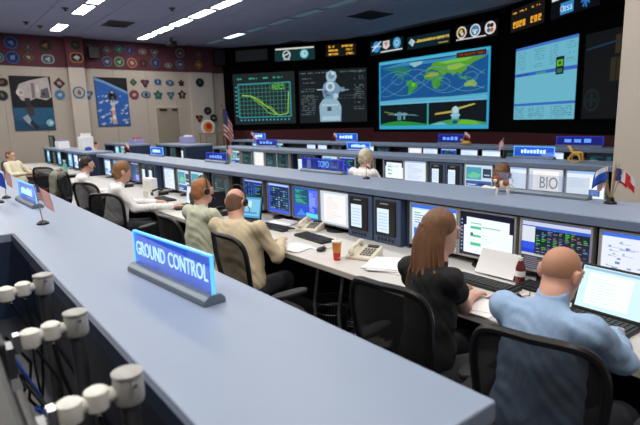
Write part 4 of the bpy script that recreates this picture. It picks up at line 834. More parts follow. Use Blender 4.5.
for x, n in ((-1.0, 'nearest'), (-1.44, 'middle'), (-1.9, 'farthest')):
    mon_arm(x, n+' silver monitor arm post in the foreground well')
    m_ = thing('monitor', n+' black monitor seen from behind on a foreground arm', 'monitor', (x, .042, 1.0), PI*0, 'foreground monitors')
    MB().span(-.215, .215, -.03, .03, 0, .33).build('housing', 'black_plastic', m_, bevel=.012); MB().span(-.09, .09, .03, .055, .1, .28).build('rear_cover', 'dark_plastic', m_, bevel=.01)
    c = Canvas(.40, .30, BG['doc']); content(c, 'doc', 3); c.build('display', m_, 'screen', (0, -.031, .165))
    MB().span(-.03, .03, .055, .075, .16, .24).build('mount_plate', 'steel', m_)
t = thing('cable_bundle', 'tangle of dark cables hanging in the foreground well', 'cables', (-1.45, .2, ZD)); r = random.Random(3)
for i in range(9):
    x0 = -.35+.1*i; MB().tube([(x0, .06, 0), (x0+r.uniform(-.06, .06), r.uniform(-.08, .02), .15), (x0+r.uniform(-.08, .08), r.uniform(-.08, .04), .28), (x0+r.uniform(-.05, .05), -.07, .4)], .005, 6).build('cable', ['black_plastic', 'dark_plastic', 'blue_cap'][i % 3], t, smooth=True)

# ================================================================== DESK ITEMS
def keyboard(label, x, y, rz, ma='black_plastic'):
    t = thing('keyboard', label, 'keyboard', (x, y, ZD), rz, 'keyboards'); MB().box((0, 0, .011), (.44, .155, .022)).build('case', ma, t, bevel=.006)
    m = MB()
    for j in range(5):
        for i in range(14): m.box((-.19+.0285*i, -.052+.025*j, .0245), (.023, .019, .007))
    m.build('keys', 'dark_plastic', t)
keyboard('black keyboard in front of the white page monitor', -3.50, 2.66, -.05); keyboard('black keyboard in front of the balding person', -4.14, 2.66, .08); keyboard('black keyboard under the hands of the long-haired person', -1.76, 2.66, -.03); keyboard('black keyboard left of the person in blue', -1.38, 2.82, -.03); keyboard('black keyboard in front of the person in white', -6.9, 2.62, 0)
def mouse(label, x, y, rz=0):
    t = thing('computer_mouse', label, 'mouse', (x, y, ZD), rz, 'mice'); MB().ell((0, 0, .017), (.031, .055, .017)).build('shell', 'black_plastic', t, smooth=True); MB().box((0, .03, .034), (.006, .02, .006)).build('wheel', 'grey_plastic', t); MB().tube([(0, .05, .01), (.02, .12, .004), (-.02, .2, .004)], .002, 6).build('cable', 'black_plastic', t)
mouse('black mouse beside the orange cup', -3.12, 2.44, .2); mouse('black mouse on the red mat near the soda bottle', -1.48, 2.55)
def phone(label, x, y, rz):
    t = thing('desk_phone', label, 'telephone', (x, y, ZD), rz, 'beige desk phones')
    m = MB(); m.add([(-.11, -.1, 0), (.11, -.1, 0), (.11, .1, 0), (-.11, .1, 0), (-.11, -.1, .025), (.11, -.1, .025), (.11, .1, .075), (-.11, .1, .075)], [(3, 2, 1, 0), (4, 5, 6, 7), (0, 1, 5, 4), (1, 2, 6, 5), (2, 3, 7, 6), (3, 0, 4, 7)]); m.build('body', 'beige_plastic', t, bevel=.008)
    k = MB(); R_ = Matrix.Rotation(.245, 3, 'X')
    for i in range(4):
        for j in range(4): k.box((.0+.025*i, -.06+.03*j, .04+.0075*j*1.0), (.016, .014, .012), R_)
    k.build('keypad', 'grey_plastic', t); MB().box((.04, .075, .075), (.09, .03, .008), R_).build('readout', 'dark_plastic', t)
    h = MB(); h.tube([(-.07, -.09, .06), (-.07, -.06, .082), (-.07, .0, .095), (-.07, .06, .105), (-.07, .09, .1)], [.02, .017, .015, .017, .02], 10); h.ell((-.07, -.085, .055), (.026, .026, .02)); h.ell((-.07, .088, .09), (.026, .026, .02)); h.build('handset', 'beige_plastic', t, smooth=True)
    cd = MB(); pts = []
    for i in range(60):
        u = i/59; pts.append((-.09-.05*math.sin(u*PI)+.008*math.cos(i*1.6), -.11-.06*math.sin(u*PI)+.008*math.sin(i*1.6), .02+.012*math.cos(i*1.6)*.4))
    cd.tube(pts, .003, 5); cd.build('coiled_cord', 'beige_plastic', t)
phone('beige desk phone left of the black keyboard by the white page monitor', -3.82, 2.86, .4); phone('beige desk phone between the orange cup and the paper pile', -2.74, 2.56, .35)
t = thing('paper_cup', 'orange and red soft drink cup on the worktop edge', 'cup', (-2.83, 2.36, ZD)); MB().lathe([(.026, 0), (.03, .06)], 20).build('lower_wall', 'red', t, smooth=True); MB().lathe([(.03, .06), (.036, .135), (.038, .14)], 20).build('upper_wall', 'orange', t, smooth=True); MB().lathe([(.039, .14), (.039, .148), (.03, .153)], 20).build('lid', 'white_plastic', t); MB().cyl((0, 0, .15), (.015, 0, .21), .003, n=6).build('straw', 'paper', t)
t = thing('soda_bottle', 'small dark red soda bottle with white cap behind the keyboards', 'bottle', (-1.62, 2.84, ZD)); MB().lathe([(.026, 0), (.03, .01), (.028, .05), (.03, .1), (.02, .135), (.012, .15)], 20).build('body', 'soda', t, smooth=True); MB().lathe([(.0305, .05), (.0305, .085)], 20).build('wrapper', 'paper', t); MB().lathe([(.014, .15), (.014, .168)], 14).build('cap', 'white_plastic', t)
def sheets(label, x, y, rz, n=3, w=.216, h=.28, seed=0, z=ZD, cat='paper'):
    t = thing('paper_sheets', label, cat, (x, y, z), rz, 'papers on the worktops'); r = random.Random(seed)
    for i in range(n): MB().box((r.uniform(-.03, .03)*(n > 1), r.uniform(-.03, .03)*(n > 1), .0015+.003*i), (w, h, .0022), Matrix.Rotation(r.uniform(-.3, .3)*(n > 1), 3, 'Z')).build('sheet', 'paper', t)
sheets('white paper lying in front of the balding person', -3.35, 2.33, .2, 4, .25, .2, 2); sheets('heap of white papers between the phone and the long-haired person', -2.42, 2.52, .5, 8, .3, .3, 3); sheets('white sheets under the arm of the long-haired person', -1.55, 2.32, .1, 3, .28, .2, 4); sheets('loose papers beside the person in white', -6.2, 2.38, .1, 3, .28, .2, 5)
sheets('papers spread on the far left worktop', -14.2, 2.36, .1, 5, .45, .25, 6); sheets('second lot of papers on the far left worktop near the teal bottle', -13.3, 2.36, .1, 4, .4, .22, 7); sheets('blue-white booklet heap left of the desk phone', -4.3, 2.86, .3, 5, .24, .2, 8)
t = thing('document_holder', 'white document leaning on a holder below the slide monitor', 'paper', (-1.80, 2.84, ZD), 0); MB().box((0, .03, .085), (.28, .006, .17), Matrix.Rotation(-.55, 3, 'X')).build('page', 'paper', t); MB().box((0, .075, .06), (.2, .02, .13)).build('rest', 'grey_plastic', t)
t = thing('mouse_mat', 'dark red mouse mat near the soda bottle', 'mat', (-1.5, 2.52, ZD), .1); MB().box((0, 0, .002), (.22, .2, .004)).build('pad', 'maroon_print', t, bevel=.001); MB().box((0, -.09, .0045), (.2, .01, .001)).build('trim', 'red', t)
def laptop(label, x, y, rz, kind, w=.34, op=1.75):
    t = thing('laptop', label, 'laptop', (x, y, ZD), rz, 'laptops'); MB().box((0, 0, .012), (w, .24, .024)).build('base', 'black_plastic', t, bevel=.005)
    k = MB()
    for j in range(5):
        for i in range(12): k.box((-w*.42+w*.076*i, -.01+.023*j, .0265), (.02, .017, .005))
    k.build('keys', 'dark_plastic', t); a = -(op-PI/2)
    lid = MB().span(-w/2, w/2, 0, .012, 0, .25).build('lid', 'black_plastic', t, (0, .115, .022), (a, 0, 0), bevel=.004); c = Canvas(w-.03, .22, BG[kind]); content(c, kind, 7); c.build('display', lid, 'screen', (0, -.001, .127))
laptop('open laptop with pale screen under the hand of the person in blue', -1.03, 2.50, -.05, 'laptop', .35, 1.95); laptop('open black laptop in front of the person in white', -6.05, 2.5, -.1, 'doc', .36, 1.7); laptop('open laptop with cyan screen between the two people in tan', -4.62, 2.55, .35, 'cyan', .34, 1.8)
t = thing('desktop_computer', 'black box computer beside the laptop of the person in white', 'computer', (-5.55, 2.62, ZD)); MB().span(-.1, .1, -.18, .2, 0, .24).build('case', 'black_plastic', t, bevel=.008); MB().span(-.09, .09, -.186, -.18, .15, .22).build('drive_bay', 'dark_plastic', t)
t = thing('paper_box', 'upright white folder box beside the far comm pads', 'folder', (-7.75, 2.72, ZD), .1); MB().span(-.15, .15, -.05, .05, 0, .24).build('shell', 'paper', t, bevel=.006); MB().span(-.12, .12, -.053, -.05, .03, .2).build('cover', 'white_plastic', t)
def headset_phone(label, x, y):
    t = thing('black_phone', label, 'telephone', (x, y, ZD), .3, 'black desk phones'); MB().box((0, 0, .025), (.18, .2, .05)).build('body', 'black_plastic', t, bevel=.01); m = MB(); m.tube([(-.05, -.09, .065), (-.05, 0, .085), (-.05, .09, .07)], [.02, .014, .02], 8); m.build('handset', 'dark_plastic', t, smooth=True); MB().box((.04, .03, .054), (.07, .08, .008)).build('keypad', 'grey_plastic', t)
headset_phone('black desk phone behind the hands of the person in white', -7.45, 2.75); headset_phone('second black desk phone left of the far comm pads', -8.9, 2.7); headset_phone('black desk phone in front of the ginger-haired person', -5.2, 2.62)
t = thing('water_bottle', 'teal water bottle on the far left worktop', 'bottle', (-13.0, 2.6, ZD)); MB().lathe([(.05, 0), (.05, .18), (.025, .23), (.025, .26)], 16).build('body', 'teal', t, smooth=True); MB().lathe([(.028, .26), (.028, .3)], 12).build('cap', 'white_plastic', t)
for i, (x, lab) in enumerate(((-7.2, 'small white cup left of the laptop of the person in white'), (-7.35, 'second white cup beside the far folder box'), (-14.8, 'white cup on the far left worktop'))):
    t = thing('mug', lab, 'cup', (x, 2.6-.1*i, ZD), 0, 'white cups'); MB().lathe([(.03, 0), (.038, .09), (.034, .09), (.028, .01)], 16).build('bowl', 'white_plastic', t, smooth=True); MB().tube([(.036, 0, .07), (.06, 0, .06), (.06, 0, .03), (.033, 0, .02)], .005, 6).build('handle', 'white_plastic', t)
t = thing('wastebasket', 'round wire wastebasket on the carpet under the worktop', 'basket', (-3.08, 2.5, 0))
for z, r_ in ((.01, .11), (.12, .125), (.24, .14), (.33, .15)): MB().tube([(r_*math.cos(a*PI/12), r_*math.sin(a*PI/12), z) for a in range(24)], .004, 6, closed=True).build('hoop', 'steel', t)
m = MB()
for i in range(36): a = 2*PI*i/36; m.cyl((.11*math.cos(a), .11*math.sin(a), .01), (.15*math.cos(a), .15*math.sin(a), .33), .0018, n=5)
m.build('wires', 'steel', t); MB().lathe([(.108, .012), (.12, .1), (.135, .23), (.13, .23), (.104, .016)], 24).build('liner', 'black_plastic', t, smooth=True)
t = thing('power_strip', 'white and red power strip among cables on the carpet', 'power strip', (-2.75, 2.68, 0), .3); MB().span(-.14, .14, -.03, .03, 0, .04).build('case', 'white_plastic', t, bevel=.006); MB().span(.08, .11, -.015, .015, .04, .048).build('switch', 'red', t)
t = thing('floor_cables', 'loose cables lying on the carpet under the worktop', 'cables', (-2.9, 2.7, 0)); r = random.Random(8)
for i in range(7): MB().tube([(r.uniform(-.4, .4), r.uniform(-.2, .2), .006) for _ in range(5)], .006, 6).build('cable', ['black_plastic', 'paper', 'grey_plastic'][i % 3], t, smooth=True)

# ================================================================== CHAIRS
def make_chair():
    t = thing('office_chair', 'chair', 'chair', (0, 0, 0), 0, 'black mesh office chairs')
    def bp(u, v):   # backrest surface: u -1..1, v 0..1
        hw = .155+.065*math.sin(min(1, v*1.15)*PI/2); z = .50+.575*v; y = -.23-.10*v-.03*math.sin(v*PI)+.075*u*u; return Vector((u*hw, y, z))
    def edge(n=40):
        out = []
        for i in range(n):
            a = 2*PI*i/n; cu, cv = math.cos(a), math.sin(a); p = 4.2
            u = math.copysign(abs(cu)**(2/p), cu); v = .5+.5*math.copysign(abs(cv)**(2/p), cv); out.append((u, v))
        return out
    E = edge(); m = MB(); m.tube([bp(u, v) for u, v in E], .017, 8, closed=True); m.build('back_frame', 'chair_frame', t, smooth=True)
    m = MB(); n = len(E); rings = 7; vs = []; fs = []
    for k in range(rings):
        s = 1-k/(rings-1)*.98
        for u, v in E: vs.append(bp(u*s, .5+(v-.5)*s))
    for k in range(rings-1):
        for i in range(n): fs.append((k*n+i, k*n+(i+1) % n, (k+1)*n+(i+1) % n, (k+1)*n+i))
    fs.append(tuple((rings-1)*n+i for i in range(n))); m.add(vs, fs); m.build('back_mesh', 'chair_mesh', t, smooth=True)
    m = MB(); m.tube([bp(-.8, .32)+Vector((0, -.03, 0)), bp(-.4, .3)+Vector((0, -.05, 0)), bp(0, .3)+Vector((0, -.06, 0)), bp(.4, .3)+Vector((0, -.05, 0)), bp(.8, .32)+Vector((0, -.03, 0))], [.02, .03, .032, .03, .02], 8); m.build('lumbar_pad', 'chair_pad', t, smooth=True)
    m = MB(); m.tube([(0, -.05, .40), (0, -.2, .42), (0, -.3, .52), (0, -.33, .64)], [.035, .032, .03, .025], 10); m.tube([bp(-.85, .12), (-.1, -.3, .5), (0, -.3, .5), (.1, -.3, .5), bp(.85, .12)], .018, 8); m.build('back_spine', 'chair_frame', t, smooth=True)
    MB().prism([(.23*math.copysign(abs(math.cos(a))**.55, math.cos(a)), .02+.22*math.copysign(abs(math.sin(a))**.55, math.sin(a))) for a in [2*PI*i/32 for i in range(32)]], .43, .475).build('seat', 'chair_pad', t, bevel=.015, smooth=True)
    MB().prism([(.25*math.copysign(abs(math.cos(a))**.5, math.cos(a)), .02+.24*math.copysign(abs(math.sin(a))**.5, math.sin(a))) for a in [2*PI*i/32 for i in range(32)]], .405, .43).build('seat_frame', 'chair_frame', t, bevel=.008)
    for s in (-1, 1):
        MB().tube([(s*.16, -.24, .46), (s*.28, -.2, .5), (s*.30, -.12, .6), (s*.30, -.08, .66)], [.022, .022, .02, .022], 8).build('arm_support', 'chair_frame', t, smooth=True)
        m = MB(); m.prism([(s*.30+.045*math.cos(a)*(1), -.0+.14*math.copysign(abs(math.sin(a))**.6, math.sin(a))) for a in [2*PI*i/20 for i in range(20)]], .66, .69); m.build('armrest', 'chair_pad', t, bevel=.01, smooth=True)
        MB().lathe([(.03, -.02), (.033, 0), (.03, .02)], 14, (s*.27, -.2, .52)).build('arm_knob', 'grey_plastic', t, smooth=True)
    MB().box((0, -.02, .375), (.2, .24, .06)).build('tilt_box', 'chair_frame', t, bevel=.015)
    m = MB(); m.cyl((0, 0, .1), (0, 0, .36), .028, n=14); m.build('gas_lift', 'black_plastic', t, smooth=True)
    for i in range(5):
        a = 2*PI*i/5+.3; d = Vector((math.cos(a), math.sin(a), 0)); MB().tube([d*.03+Vector((0, 0, .12)), d*.17+Vector((0, 0, .11)), d*.30+Vector((0, 0, .075))], [.03, .024, .018], 8).build('base_leg', 'chair_frame', t, smooth=True)
        q = Vector((-d.y, d.x, 0)); c = d*.31+Vector((0, 0, .028)); m = MB(); m.cyl(c-q*.022, c-q*.006, .028, n=12); m.cyl(c+q*.006, c+q*.022, .028, n=12); m.cyl(c, c+Vector((0, 0, .05)), .008, n=8); m.build('caster', 'black_plastic', t)
    return t
CHAIRS = [
 (-1.53, 1.80, .12, 'black mesh office chair behind the long-haired person'), (-.85, 1.77, .2, 'black mesh office chair under the person in the blue shirt'), (-2.90, 1.76, .0, 'black mesh office chair under the balding person in tan'), (-3.85, 1.74, .0, 'black mesh office chair under the ginger-haired person'),
 (-5.78, 1.70, .6, 'black mesh office chair under the sandy-haired person in white'), (-7.1, 1.84, .5, 'black mesh office chair under the dark-haired person in white'), (-8.85, 1.98, -.55, 'office chair draped with a grey jacket near the far aisle'), (-10.6, 1.9, .8, 'empty black office chair at the left end of the near row'), (-13.0, 1.68, -.7, 'black office chair under the reclining person at the far left'), (-4.95, 4.48, 0, 'chair of the white-haired person in the row beyond'), (-3.0, 4.5, 0, 'chair of the person behind the calf figure'), (-17.3, 4.0, 0, 'chair of the left one of two distant people'), (-16.6, 4.1, .0, 'chair of the right one of two distant people')]
proto = make_chair(); proto.location = CHAIRS[0][:2]+(0,); proto.rotation_euler = (0, 0, CHAIRS[0][2]); proto['label'] = CHAIRS[0][3]
for x, y, rz, lab in CHAIRS[1:]: dup(proto, (x, y, 0), rz, lab)

# ================================================================== PEOPLE (implicit surfaces -> one continuous mesh each)
def surface(prims, vox, noise=0.0, cuts=(), seed=0.0):
    lo = np.array([1e9]*3); hi = -lo; boxes = []
    for p in prims:
        if p[0] == 'cap': a, b = np.array(p[1]), np.array(p[3]); r = max(p[2], p[4]); l, h = np.minimum(a, b)-r, np.maximum(a, b)+r
        else: c = np.array(p[1]); r = max(p[2]); l, h = c-r, c+r
        boxes.append((l, h)); lo = np.minimum(lo, l); hi = np.maximum(hi, h)
    lo = lo-3*vox; n = np.ceil((hi+3*vox-lo)/vox).astype(int)+1
    D = np.full(tuple(n), 1.0, np.float32)
    for p, (l, h) in zip(prims, boxes):
        k = p[-1]; mg = k+4*vox
        i0 = np.maximum(0, np.floor((l-mg-lo)/vox).astype(int)); i1 = np.minimum(n, np.ceil((h+mg-lo)/vox).astype(int)+1)
        X, Y, Z = [lo[q]+vox*np.arange(i0[q], i1[q], dtype=np.float32) for q in range(3)]
        X = X[:, None, None]; Y = Y[None, :, None]; Z = Z[None, None, :]
        if p[0] == 'cap':
            a = np.array(p[1], np.float32); b = np.array(p[3], np.float32); ab = b-a; L = float(ab@ab)+1e-9
            t = np.clip(((X-a[0])*ab[0]+(Y-a[1])*ab[1]+(Z-a[2])*ab[2])/L, 0, 1)
            d = np.sqrt((X-a[0]-t*ab[0])**2+(Y-a[1]-t*ab[1])**2+(Z-a[2]-t*ab[2])**2)-(p[2]+(p[4]-p[2])*t)
        else:
            c, r, B = p[1], p[2], p[3]; dx, dy, dz = X-c[0], Y-c[1], Z-c[2]
            q = [(B[0][j]*dx+B[1][j]*dy+B[2][j]*dz) for j in range(3)]
            k0 = np.sqrt((q[0]/r[0])**2+(q[1]/r[1])**2+(q[2]/r[2])**2); k1 = np.sqrt((q[0]/r[0]**2)**2+(q[1]/r[1]**2)**2+(q[2]/r[2]**2)**2)+1e-6; d = k0*(k0-1)/k1
        S = tuple(slice(i0[q], i1[q]) for q in range(3)); A = D[S]; hh = np.clip(.5+.5*(A-d)/k, 0, 1); D[S] = A*(1-hh)+d*hh-k*hh*(1-hh)
    X, Y, Z = [lo[q]+vox*np.arange(n[q], dtype=np.float32) for q in range(3)]
    X = X[:, None, None]; Y = Y[None, :, None]; Z = Z[None, None, :]
    if noise: D += noise*(.55*np.sin(88*Z+60*X+40*Y+3*np.sin(21*X+seed)+4*np.sin(17*Y))*np.sin(13*X+9*Z+seed)+np.sin(31*X+17*Z+seed)*np.sin(23*Z-11*Y+seed*2)+.7*np.sin(47*Z+29*X*Y*8+seed)*np.sin(39*Y+19*X))
    for (pt, nr) in cuts: D = np.maximum(D, (X-pt[0])*nr[0]+(Y-pt[1])*nr[1]+(Z-pt[2])*nr[2])
    s = D < 0
    cs = [(0, 0, 0), (1, 0, 0), (0, 1, 0), (1, 1, 0), (0, 0, 1), (1, 0, 1), (0, 1, 1), (1, 1, 1)]
    def sh(A, c): return A[c[0]:A.shape[0]-1+c[0], c[1]:A.shape[1]-1+c[1], c[2]:A.shape[2]-1+c[2]]
    cntc = sum(sh(s, c).astype(np.int8) for c in cs); act = (cntc > 0) & (cntc < 8); idx = np.argwhere(act); m = len(idx)
    ids = np.full(act.shape, -1, np.int64); ids[act] = np.arange(m)
    V = np.stack([D[idx[:, 0]+c[0], idx[:, 1]+c[1], idx[:, 2]+c[2]] for c in cs], 1); acc = np.zeros((m, 3)); w = np.zeros(m)
    for a in range(8):
        for b in range(a+1, 8):
            if sum(abs(cs[a][q]-cs[b][q]) for q in range(3)) != 1: continue
            va, vb = V[:, a], V[:, b]; cr = (va < 0) != (vb < 0); t = np.where(cr, va/(va-vb+1e-12), 0)
            acc += np.where(cr[:, None], np.array(cs[a])+t[:, None]*(np.array(cs[b])-np.array(cs[a])), 0); w += cr
    P = lo+vox*(idx+acc/w[:, None]); F = []
    for ax in range(3):
        o = [q for q in range(3) if q != ax]; e = [0, 0, 0]; e[ax] = 1
        A = s[tuple(slice(0, s.shape[q]-e[q]) for q in range(3))]; Bb = s[tuple(slice(e[q], s.shape[q]) for q in range(3))]
        ed = np.argwhere(A != Bb); ok = np.all([(ed[:, q] > 0) & (ed[:, q] < s.shape[q]-1) for q in o], 0); ed = ed[ok]; fl = A[ed[:, 0], ed[:, 1], ed[:, 2]]
        quad = []
        for d1, d2 in ((0, 0), (1, 0), (1, 1), (0, 1)):
            c = ed.copy(); c[:, o[0]] -= d1; c[:, o[1]] -= d2; quad.append(ids[c[:, 0], c[:, 1], c[:, 2]])
        Q = np.stack(quad, 1); rev = fl if ax != 1 else ~fl; Q[~rev] = Q[~rev][:, ::-1]; F.append(Q)
    F = np.concatenate(F); F = F[(F >= 0).all(1)]
    me = bpy.data.meshes.new('surface'); me.vertices.add(len(P)); me.vertices.foreach_set('co', P.astype(np.float32).ravel())
    me.loops.add(len(F)*4); me.polygons.add(len(F)); me.loops.foreach_set('vertex_index', F.astype(np.int32).ravel()); me.polygons.foreach_set('loop_start', np.arange(0, len(F)*4, 4, dtype=np.int32))
    me.update(calc_edges=True); me.validate(); me.polygons.foreach_set('use_smooth', np.ones(len(me.polygons), bool)); return me
I3 = np.eye(3)
def cap(a, ra, b, rb, k=.02): return ('cap', tuple(a), ra, tuple(b), rb, k)
def ell(c, r, B=I3, k=.02): return ('ell', tuple(c), r, B, k)
def nrm(v): v = np.array(v, float); return v/(np.linalg.norm(v)+1e-9)
def hand_prims(w, d, side, up_=(0, 0, 1), curl=.5, sc=1.0):
    """palm + four bent fingers + thumb on the inner side; d = pointing direction, up_ = back of the hand"""
    w = np.array(w, float); d = nrm(d); u = np.array(up_, float); u = nrm(u-d*(u@d)); s = np.cross(d, u)*side   # s points to the thumb side
    s = -s
    P = []; kn = w+d*.085*sc
    for o in (-.026, -.009, .009, .026): P.append(cap(w+s*o*.6*sc, .016*sc, kn+s*o*sc, .0125*sc, .008))
    for i, (o, L) in enumerate(((.030, .066), (.010, .075), (-.010, .070), (-.029, .055))):
        a = kn+s*o*sc; d1 = nrm(d*math.cos(curl*.5)-u*math.sin(curl*.5)+s*o*3); d2 = nrm(d*math.cos(curl*1.3)-u*math.sin(curl*1.3)+s*o*2); b = a+d1*L*.5*sc; c = b+d2*L*.5*sc
        P += [cap(a, .0095*sc, b, .0088*sc, .003), cap(b, .0088*sc, c, .0075*sc, .003)]
    a = w+d*.025*sc+s*.026*sc; b = a+nrm(d*.75+s*.75-u*.2)*.04*sc; c = b+nrm(d*1.0+s*.25-u*.3)*.032*sc
    P += [cap(a, .014*sc, b, .0105*sc, .006), cap(b, .0105*sc, c, .009*sc, .003)]; return P
def person(label, x, y, rz, vox=.008, pelvis=(0, 0, .55), chest=(0, .02, .90), neck=(0, .05, 1.07), head=(0, .09, 1.20), hyaw=0, hpitch=.1, shw=.185, elbows=None, wrists=None, hdirs=None, shirt='shirt_white', skin='skin', hair='short', hmat='hair_brown', girth=1.0, sleeve='long', headset=True, legs=True, z=0.0, ears=True, collar=True, curl=.5, twist=0.0, hscale=.88):
    t = thing('person', label, 'person', (x, y, z), rz, None)
    pelvis, chest, neck, head = [np.array(v, float) for v in (pelvis, chest, neck, head)]
    tw = np.array([math.cos(twist), math.sin(twist), 0]); sh = {s: chest+np.array([0, 0, .125])+tw*shw*s for s in (-1, 1)}
    elbows = elbows or {s: chest+np.array([s*.27, .16, -.13]) for s in (-1, 1)}; wrists = wrists or {s: np.array([s*.15, .42, .80]) for s in (-1, 1)}
    cy, sy, cp, sp = math.cos(hyaw), math.sin(hyaw), math.cos(-hpitch), math.sin(-hpitch)
    HB = np.array([[cy, -sy, 0], [sy, cy, 0], [0, 0, 1]]) @ np.array([[1, 0, 0], [0, cp, -sp], [0, sp, cp]])
    def hp(*o): return head+HB@np.array(o, float)
    TB = np.array([[tw[0], -tw[1], 0], [tw[1], tw[0], 0], [0, 0, 1.]])
    mid = (pelvis+chest)/2
    hs = hscale
    def he(o, r, k=.02): return ell(hp(*o), tuple(v*hs for v in r), HB, k)
    B = [ell(pelvis, (.14, .10, .10), TB, .05), cap(pelvis, .09, chest, .085, .05), ell(chest, (.13, .08, .15), TB, .05), cap(sh[-1], .042, sh[1], .042, .05), cap(chest+np.array([0, 0, .1]), .06, neck, .053, .03), cap(neck, .053, hp(0, -.025, -.05), .051, .02),
         he((0, -.012, .025), (.074, .094, .088)), he((0, .02, -.03), (.062, .072, .085), .03), he((0, .062, -.085), (.032, .03, .026), .03), cap(hp(0, .088, .005), .0065, hp(0, .103, -.026), .0105, .012), cap(hp(-.035, .078, .022), .0105, hp(.035, .078, .022), .0105, .015), cap(hp(-.018, .088, -.062), .006, hp(.018, .088, -.062), .006, .008)]
    for s in (-1, 1):
        if ears: B += [he((s*.074, -.012, -.005), (.013, .024, .035), .008), he((s*.082, -.02, .002), (.007, .02, .03), .005)]
        B += [cap(sh[s], .042, elbows[s], .037, .02), cap(elbows[s], .037, wrists[s], .026, .015)]
        d = hdirs[s] if hdirs else nrm(np.array(wrists[s])-np.array(elbows[s]))*np.array([1, 1, .25])
        B += hand_prims(wrists[s], d, s, curl=curl)
        if legs:
            hip = pelvis+np.array([s*.09, .02, -.03]); kn = hip+np.array([s*.05, .42, -.02]); an = np.array([kn[0], kn[1]-.04, .09])
            B += [cap(hip, .075, kn, .055, .03), cap(kn, .052, an, .038, .03), cap(an+np.array([0, 0, -.04]), .035, an+np.array([0, .14, -.055]), .028, .02)]
    link('body', surface(B, vox), skin, t)
    S = [ell(pelvis+np.array([0, .01, .06]), (.175*girth, .14*girth, .14), TB, .05), ell(mid+np.array([0, .015, .02]), (.165*girth, .128*girth, .2), TB, .06), cap(pelvis, .115*girth, chest, .112*girth, .05), ell(chest, (.162*girth, .112*girth, .18), TB, .06), cap(sh[-1]+np.array([0, -.005, -.008]), .054, sh[1]+np.array([0, -.005, -.008]), .054, .04), cap(chest+np.array([0, -.0, .11]), .088, neck+np.array([0, -.005, -.015]), .058, .03)]
    if collar: S += [cap(neck+np.array([0, -.012, -.02]), .058, neck+np.array([0, -.008, .022]), .056, .006)]
    for s in (-1, 1):
        e, w_ = np.array(elbows[s], float), np.array(wrists[s], float)
        if sleeve == 'long': S += [cap(sh[s], .058, e, .051, .03), cap(e, .050, e+(w_-e)*.45, .046, .02), cap(e+(w_-e)*.45, .046, w_-nrm(w_-e)*.03, .036, .02), cap(w_-nrm(w_-e)*.055, .039, w_-nrm(w_-e)*.03, .038, .004)]
        else: S += [cap(sh[s], .054, sh[s]+(e-sh[s])*.5, .054, .03)]
    link('shirt', surface(S, max(vox, .0075), .0035 if vox < .012 else 0, [(tuple(neck+np.array([0, .0, .03])), (0, -.25, .97))], x), shirt, t)
    if legs:
        Tm = []; Sm = None
        Tm += [ell(pelvis+np.array([0, .01, -.02]), (.185*girth, .15*girth, .10), TB, .05)]
        for s in (-1, 1):
            hip = pelvis+np.array([s*.09, .02, -.03]); kn = hip+np.array([s*.05, .42, -.02]); an = np.array([kn[0], kn[1]-.04, .09]); Tm += [cap(hip, .092, kn, .072, .03), cap(kn, .07, an, .058, .03)]
            sm = surface([ell(an+np.array([0, .07, -.05]), (.048, .14, .042), I3, .02), cap(an+np.array([0, -.02, -.03]), .045, an, .045, .02)], .012, 0, [((0, 0, .002), (0, 0, -1))]); link('shoe', sm, 'shoe', t)
        link('trousers', surface(Tm, .014, .003), 'trousers', t)
    hv = max(.006, vox*.8); H = [he((0, -.016, .03), (.082, .102, .095))]
    fn = HB@nrm((0, 1, -.75)); fp = hp(0, .042, .03); bn = HB@nrm((0, .25, -1))
    if hair == 'short':
        H += [he((0, -.05, -.02), (.076, .062, .075))]; link('hair', surface(H, hv, .003, [(tuple(fp), tuple(fn)), (tuple(hp(0, -.06, -.085)), tuple(bn))], 3), hmat, t)
    elif hair == 'curly':
        H = [he((0, -.016, .038), (.089, .109, .106)), he((0, -.05, -.02), (.082, .068, .08))]; link('hair', surface(H, hv, .005, [(tuple(fp), tuple(fn)), (tuple(hp(0, -.06, -.09)), tuple(bn))], 3), hmat, t)
    elif hair == 'fringe':
        H = [he((0, -.012, .02), (.0765, .0965, .089)), he((0, -.03, -.03), (.0675, .072, .07))]; un = HB@nrm((0, .45, 1))
        link('hair', surface(H, hv, .0015, [(tuple(fp), tuple(fn)), (tuple(hp(0, -.06, -.085)), tuple(bn)), (tuple(hp(0, -.03, .045)), tuple(un))], 3), hmat, t)
    elif hair == 'stubble':
        H = [he((0, -.0125, .0255), (.0755, .0955, .0895))]; link('hair', surface(H, hv, 0, [(tuple(fp), tuple(fn)), (tuple(hp(0, -.06, -.05)), tuple(bn))], 3), hmat, t)
    elif hair == 'long':
        H = [he((0, -.018, .03), (.083, .103, .097)), he((0, -.055, -.03), (.078, .058, .09), .03)]
        cap_o = link('hair', surface(H, hv, .002, [(tuple(hp(0, .05, .02)), tuple(HB@nrm((0, 1, -.55))))], 3), hmat, t)
        m = MB(); r = random.Random(5)
        for i in range(110):
            a = -PI*.98+PI*.96*i/109+r.uniform(-.03, .03); q = r.uniform(.0, 1); L = .2+.12*r.random()-.05*abs(math.cos(a))
            p0 = hp(.076*math.cos(a), -.02+.092*math.sin(a), .03-.02*q); p1 = hp(.09*math.cos(a), -.03+.1*math.sin(a), -.06); wv = r.uniform(-.015, .015)
            p2 = np.array([p1[0]*.92+wv, p1[1]-.005+.01*q, p1[2]-.11]); p3 = np.array([p2[0]*.98+head[0]*.02+wv*1.6, p2[1]-.012+r.uniform(-.012, .012), p1[2]-L*.75]); p4 = np.array([p3[0]*.94-wv, p3[1]+.008, p1[2]-L])
            m.tube([p0, p1, p2, p3, p4], [.004, .0075, .0085, .007, .002], 6)
        m.build('hair_locks', hmat, t, smooth=True)
